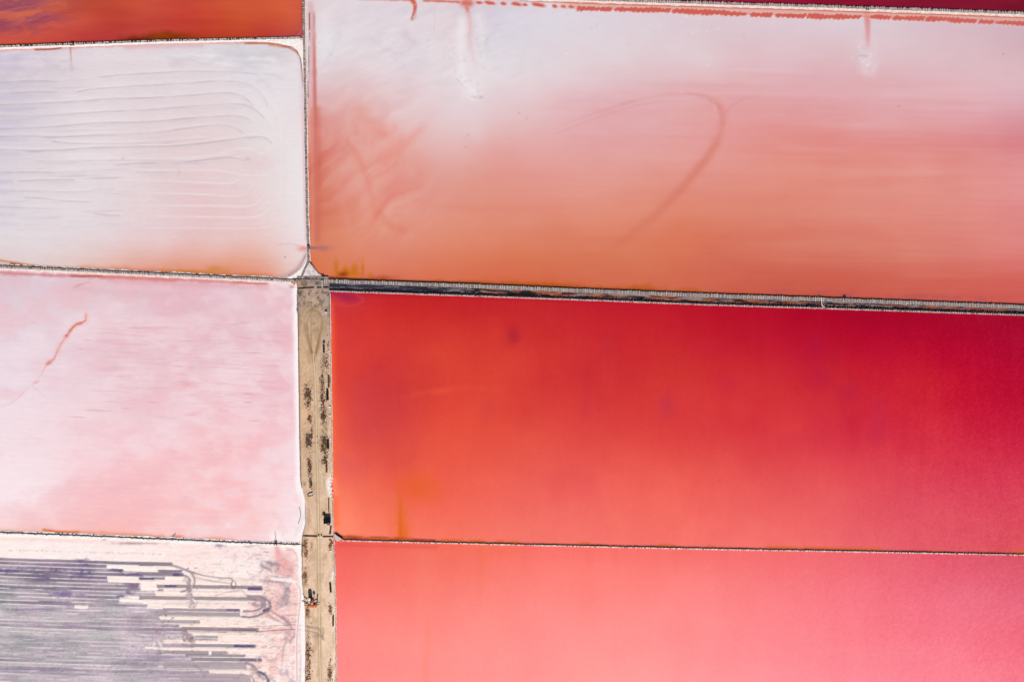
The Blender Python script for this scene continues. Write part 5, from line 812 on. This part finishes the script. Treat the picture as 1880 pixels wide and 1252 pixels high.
def boat(k, zz, n=9):
    v = []; f = []
    for i in range(n):
        u = i / (n - 1); w = k * 1.05 * (1 - (1 - min(u * 1.5, 1)) ** 2) ** .75 * (1 if u < .8 else 1 - .25 * ((u - .8) / .2) ** 2); X = -2.2 * k + 4.4 * k * u
        for a_, b_ in ((-1, .75), (-.8, .3), (0, .06), (.8, .3), (1, .75)): v.append((X, a_ * w, zz + b_ * (1.05 - .1 * u)))
    for i in range(n - 1):
        for j in range(4): q = i * 5 + j; f.append((q, q + 5, q + 6, q + 1))
    f.append(tuple((n - 1) * 5 + j for j in range(5))); return v, f
v, f = boat(1.0, 0); MB().raw(v, f).build('hull', M_RIM_PINK, t, True); mb = MB()
for s_ in (0, 4):
    for i in range(8): mb.beam(v[i * 5 + s_], v[i * 5 + 5 + s_], .2, .18)
mb.build('gunwale', M_TIE_DARK, t)
for X in (-.2, 1.1): MB().box((X, 0, .62), (.35, 1.7, .08)).build('thwart', M_RIM_PINK, t)

# ------------------------------------------------------------------ screening machine and its orange heap
M_RED = mat('red_machine_paint', (150, 62, 54), .6, .2, 2, .3, (186, 96, 84)); M_BELT = mat('black_belt', (26, 22, 26), .8, .3, 3, .2); M_ORANGE = mat('orange_soil', (206, 112, 48), .95, .25, 1.5, .05, (236, 158, 96))
t = thing('screening_machine', 572, 1101, 1.0, 'tall red and white screening machine with black conveyor arms above an orange heap', 'machine')
def q(px, py, z): return ((px - 572) * M_PX, (1101 - py) * M_PX, z)
for s_ in (568.3, 576.0):
    tr = MB().box(q(s_, 1101.5, .42), (.6, 3.6, .8)).build('track', M_BELT, t)
    for k in (-1.4, 0, 1.4): MB().tube((q(s_, 1101.5, .42)[0] - .34, q(s_, 1101.5, 0)[1] + k, .42), (q(s_, 1101.5, .42)[0] + .34, q(s_, 1101.5, 0)[1] + k, .42), .28, 8).build('road_wheel', M_RED, tr)
fr = MB()
for a, b in (((568, 1098.5), (568, 1107)), ((577, 1098.5), (577, 1107)), ((568, 1107), (577, 1107)), ((568, 1103), (577, 1103)), ((568, 1099), (577, 1099)), ((568, 1099), (577, 1103)), ((577, 1099), (568, 1103)), ((572.5, 1099), (572.5, 1107))): fr.beam(q(*a, 1.1), q(*b, 1.1), .26, .3)
fr.build('chassis', M_RED, t)
MB().box(q(571.2, 1096, 2.5), (2.6, 2.2, 3.4)).build('engine_housing', M_BELT, t); MB().box(q(571.4, 1095.2, 4.4), (2.0, 2.1, .35)).box(q(571.4, 1095.2, 4.65), (1.3, 1.3, .2)).build('roof', M_WHITE, t)
MB().box(q(571.4, 1097.8, 3.2), (1.6, .3, 1.2)).build('grille', M_RED, t)
ms = MB().tube(q(578.8, 1099, 1.0), q(578.8, 1099, 3.9), .14, 8).build('mast', M_BELT, t); MB().tube(q(578.8, 1099, 3.7), q(578.8, 1099, 4.6), .8, 14, .95).build('mast_drum', M_RED, ms)
def conveyor(pts, w):
    c = MB()
    for a, b in zip(pts[:-1], pts[1:]): c.beam(a, b, w, .22)
    o = c.build('conveyor', M_BELT, t); r = MB()
    for a, b in zip(pts[:-1], pts[1:]): 
        r.beam((a[0], a[1], a[2] + .2), (b[0], b[1], b[2] + .2), w * .25, .12)
    r.build('belt_guard', M_RAILD, o); MB().tube((pts[-1][0] - w / 2, pts[-1][1], pts[-1][2]), (pts[-1][0] + w / 2, pts[-1][1], pts[-1][2]), .2, 8).build('end_roller', M_RED, o)
conveyor([q(568.5, 1104.5, 1.5), q(557.5, 1098.5, 2.4)], .75); conveyor([q(576.5, 1105, 1.5), q(583.2, 1103.8, 1.9), q(585.3, 1095.8, 2.4)], .7)
MB().beam(q(560, 1109, .9), q(588, 1106.6, .9), .3, .25).build('spreader_bar', M_RAILD, t)
for a, b in ((570, 1103), (575, 1105)): MB().box(q(a, b, 1.5), (1.2, 1.0, .8), .3).build('gearbox', M_RIM_PINK, t)
mb = MB(); rr = random.Random(9)
for i in range(100):
    px = rr.gauss(575, 3.4); py = 1110.0 + rr.gauss(0, 1.0) - .05 * abs(px - 575) + rr.random() * 2.0; X, Y = W(px, py); r = rr.uniform(.25, .7); mb.rock((X, Y, 1.05 + r * .3 + max(0, .5 - .05 * abs(px - 575))), r, .7, rr)
tag(mb.build('soil_heap', M_ORANGE), 'bright orange soil heap below the screening machine', 'heap')
mb = MB()
for i in range(60):
    a_ = rr.uniform(0, 6.28); d_ = rr.gauss(0, 1) * (3.0 if i % 3 else 5.0); X, Y = W(541 + d_ * math.cos(a_) * .75, 517.5 + d_ * math.sin(a_)); mb.rock((X, Y, .75), rr.uniform(.25, .6), .7, rr)
tag(mb.build('soil_heap', M_ORANGE), 'small orange soil heap at the left corner of the causeway head', 'heap')

# ------------------------------------------------------------------ salt lumps and pegs
mb0 = MB().rock((0, 0, .3), 1.0, .6, random.Random(4)); first = None
for px, py, r, lab in ((606.2, 746, .9, 'salt lump on the right rim beside the thick black sleeper row'), (606.5, 762, .8, 'salt lump on the right rim beside the lower end of a scrub strip'), (606.8, 804, .7, 'salt lump on the right rim just above a black sleeper row'), (602, 842, .9, 'salt lump above the ladder-like sleeper row'), (598, 770, .7, 'salt lump inside the dark scrub right of the tracks'), (596, 631, .55, 'white salt lump on the uppermost black sleeper row'), (608, 650, .7, 'salt lump on the right rim near the turning loop'), (607, 1010, .8, 'salt lump on the right rim below the rail fence')):
    if first is None: o = mb0.build('salt_lump', M_RIM); first = o
    else: o = first.copy(); COL.objects.link(o)
    x, y = W(px, py); o.location = (x, y, 1.0 if 'on the uppermost' not in lab else 1.8); o.scale = (r, r, r); o.rotation_euler = (0, 0, px); tag(o, 'white ' + lab if not lab.startswith('white') else lab, 'salt lump', 'white salt lumps on the causeway')
base = None
for i in range(12):
    u = i / 11; px = 547.5 + 5.5 * math.sin(math.pi * (u * .75 + .12)) - 1.5 * u; py = 932 + 28 * u
    if base is None: o = MB().tube((0, 0, 0), (0, 0, .9), .16, 6).build('peg', M_STAKE); base = o
    else: o = base.copy(); COL.objects.link(o)
    x, y = W(px, py); o.location = (x, y, .1); tag(o, 'short peg in the curved row on the white salt fan', 'peg', 'curved row of pegs on the white salt')
mb = MB(); rr = random.Random(12)
for i in range(90):
    v_ = rr.uniform(-1, 1); X, Y = W(605.5 + 2.5 * abs(v_) + rr.gauss(0, 1.8), 893 + 17 * v_); mb.rock((X, Y, .85), rr.uniform(.4, .9) * (1 - .5 * abs(v_)), .5, rr)
tag(mb.build('salt_heap', M_RIM), 'long white salt heap bulging over the right rim of the causeway', 'salt heap')
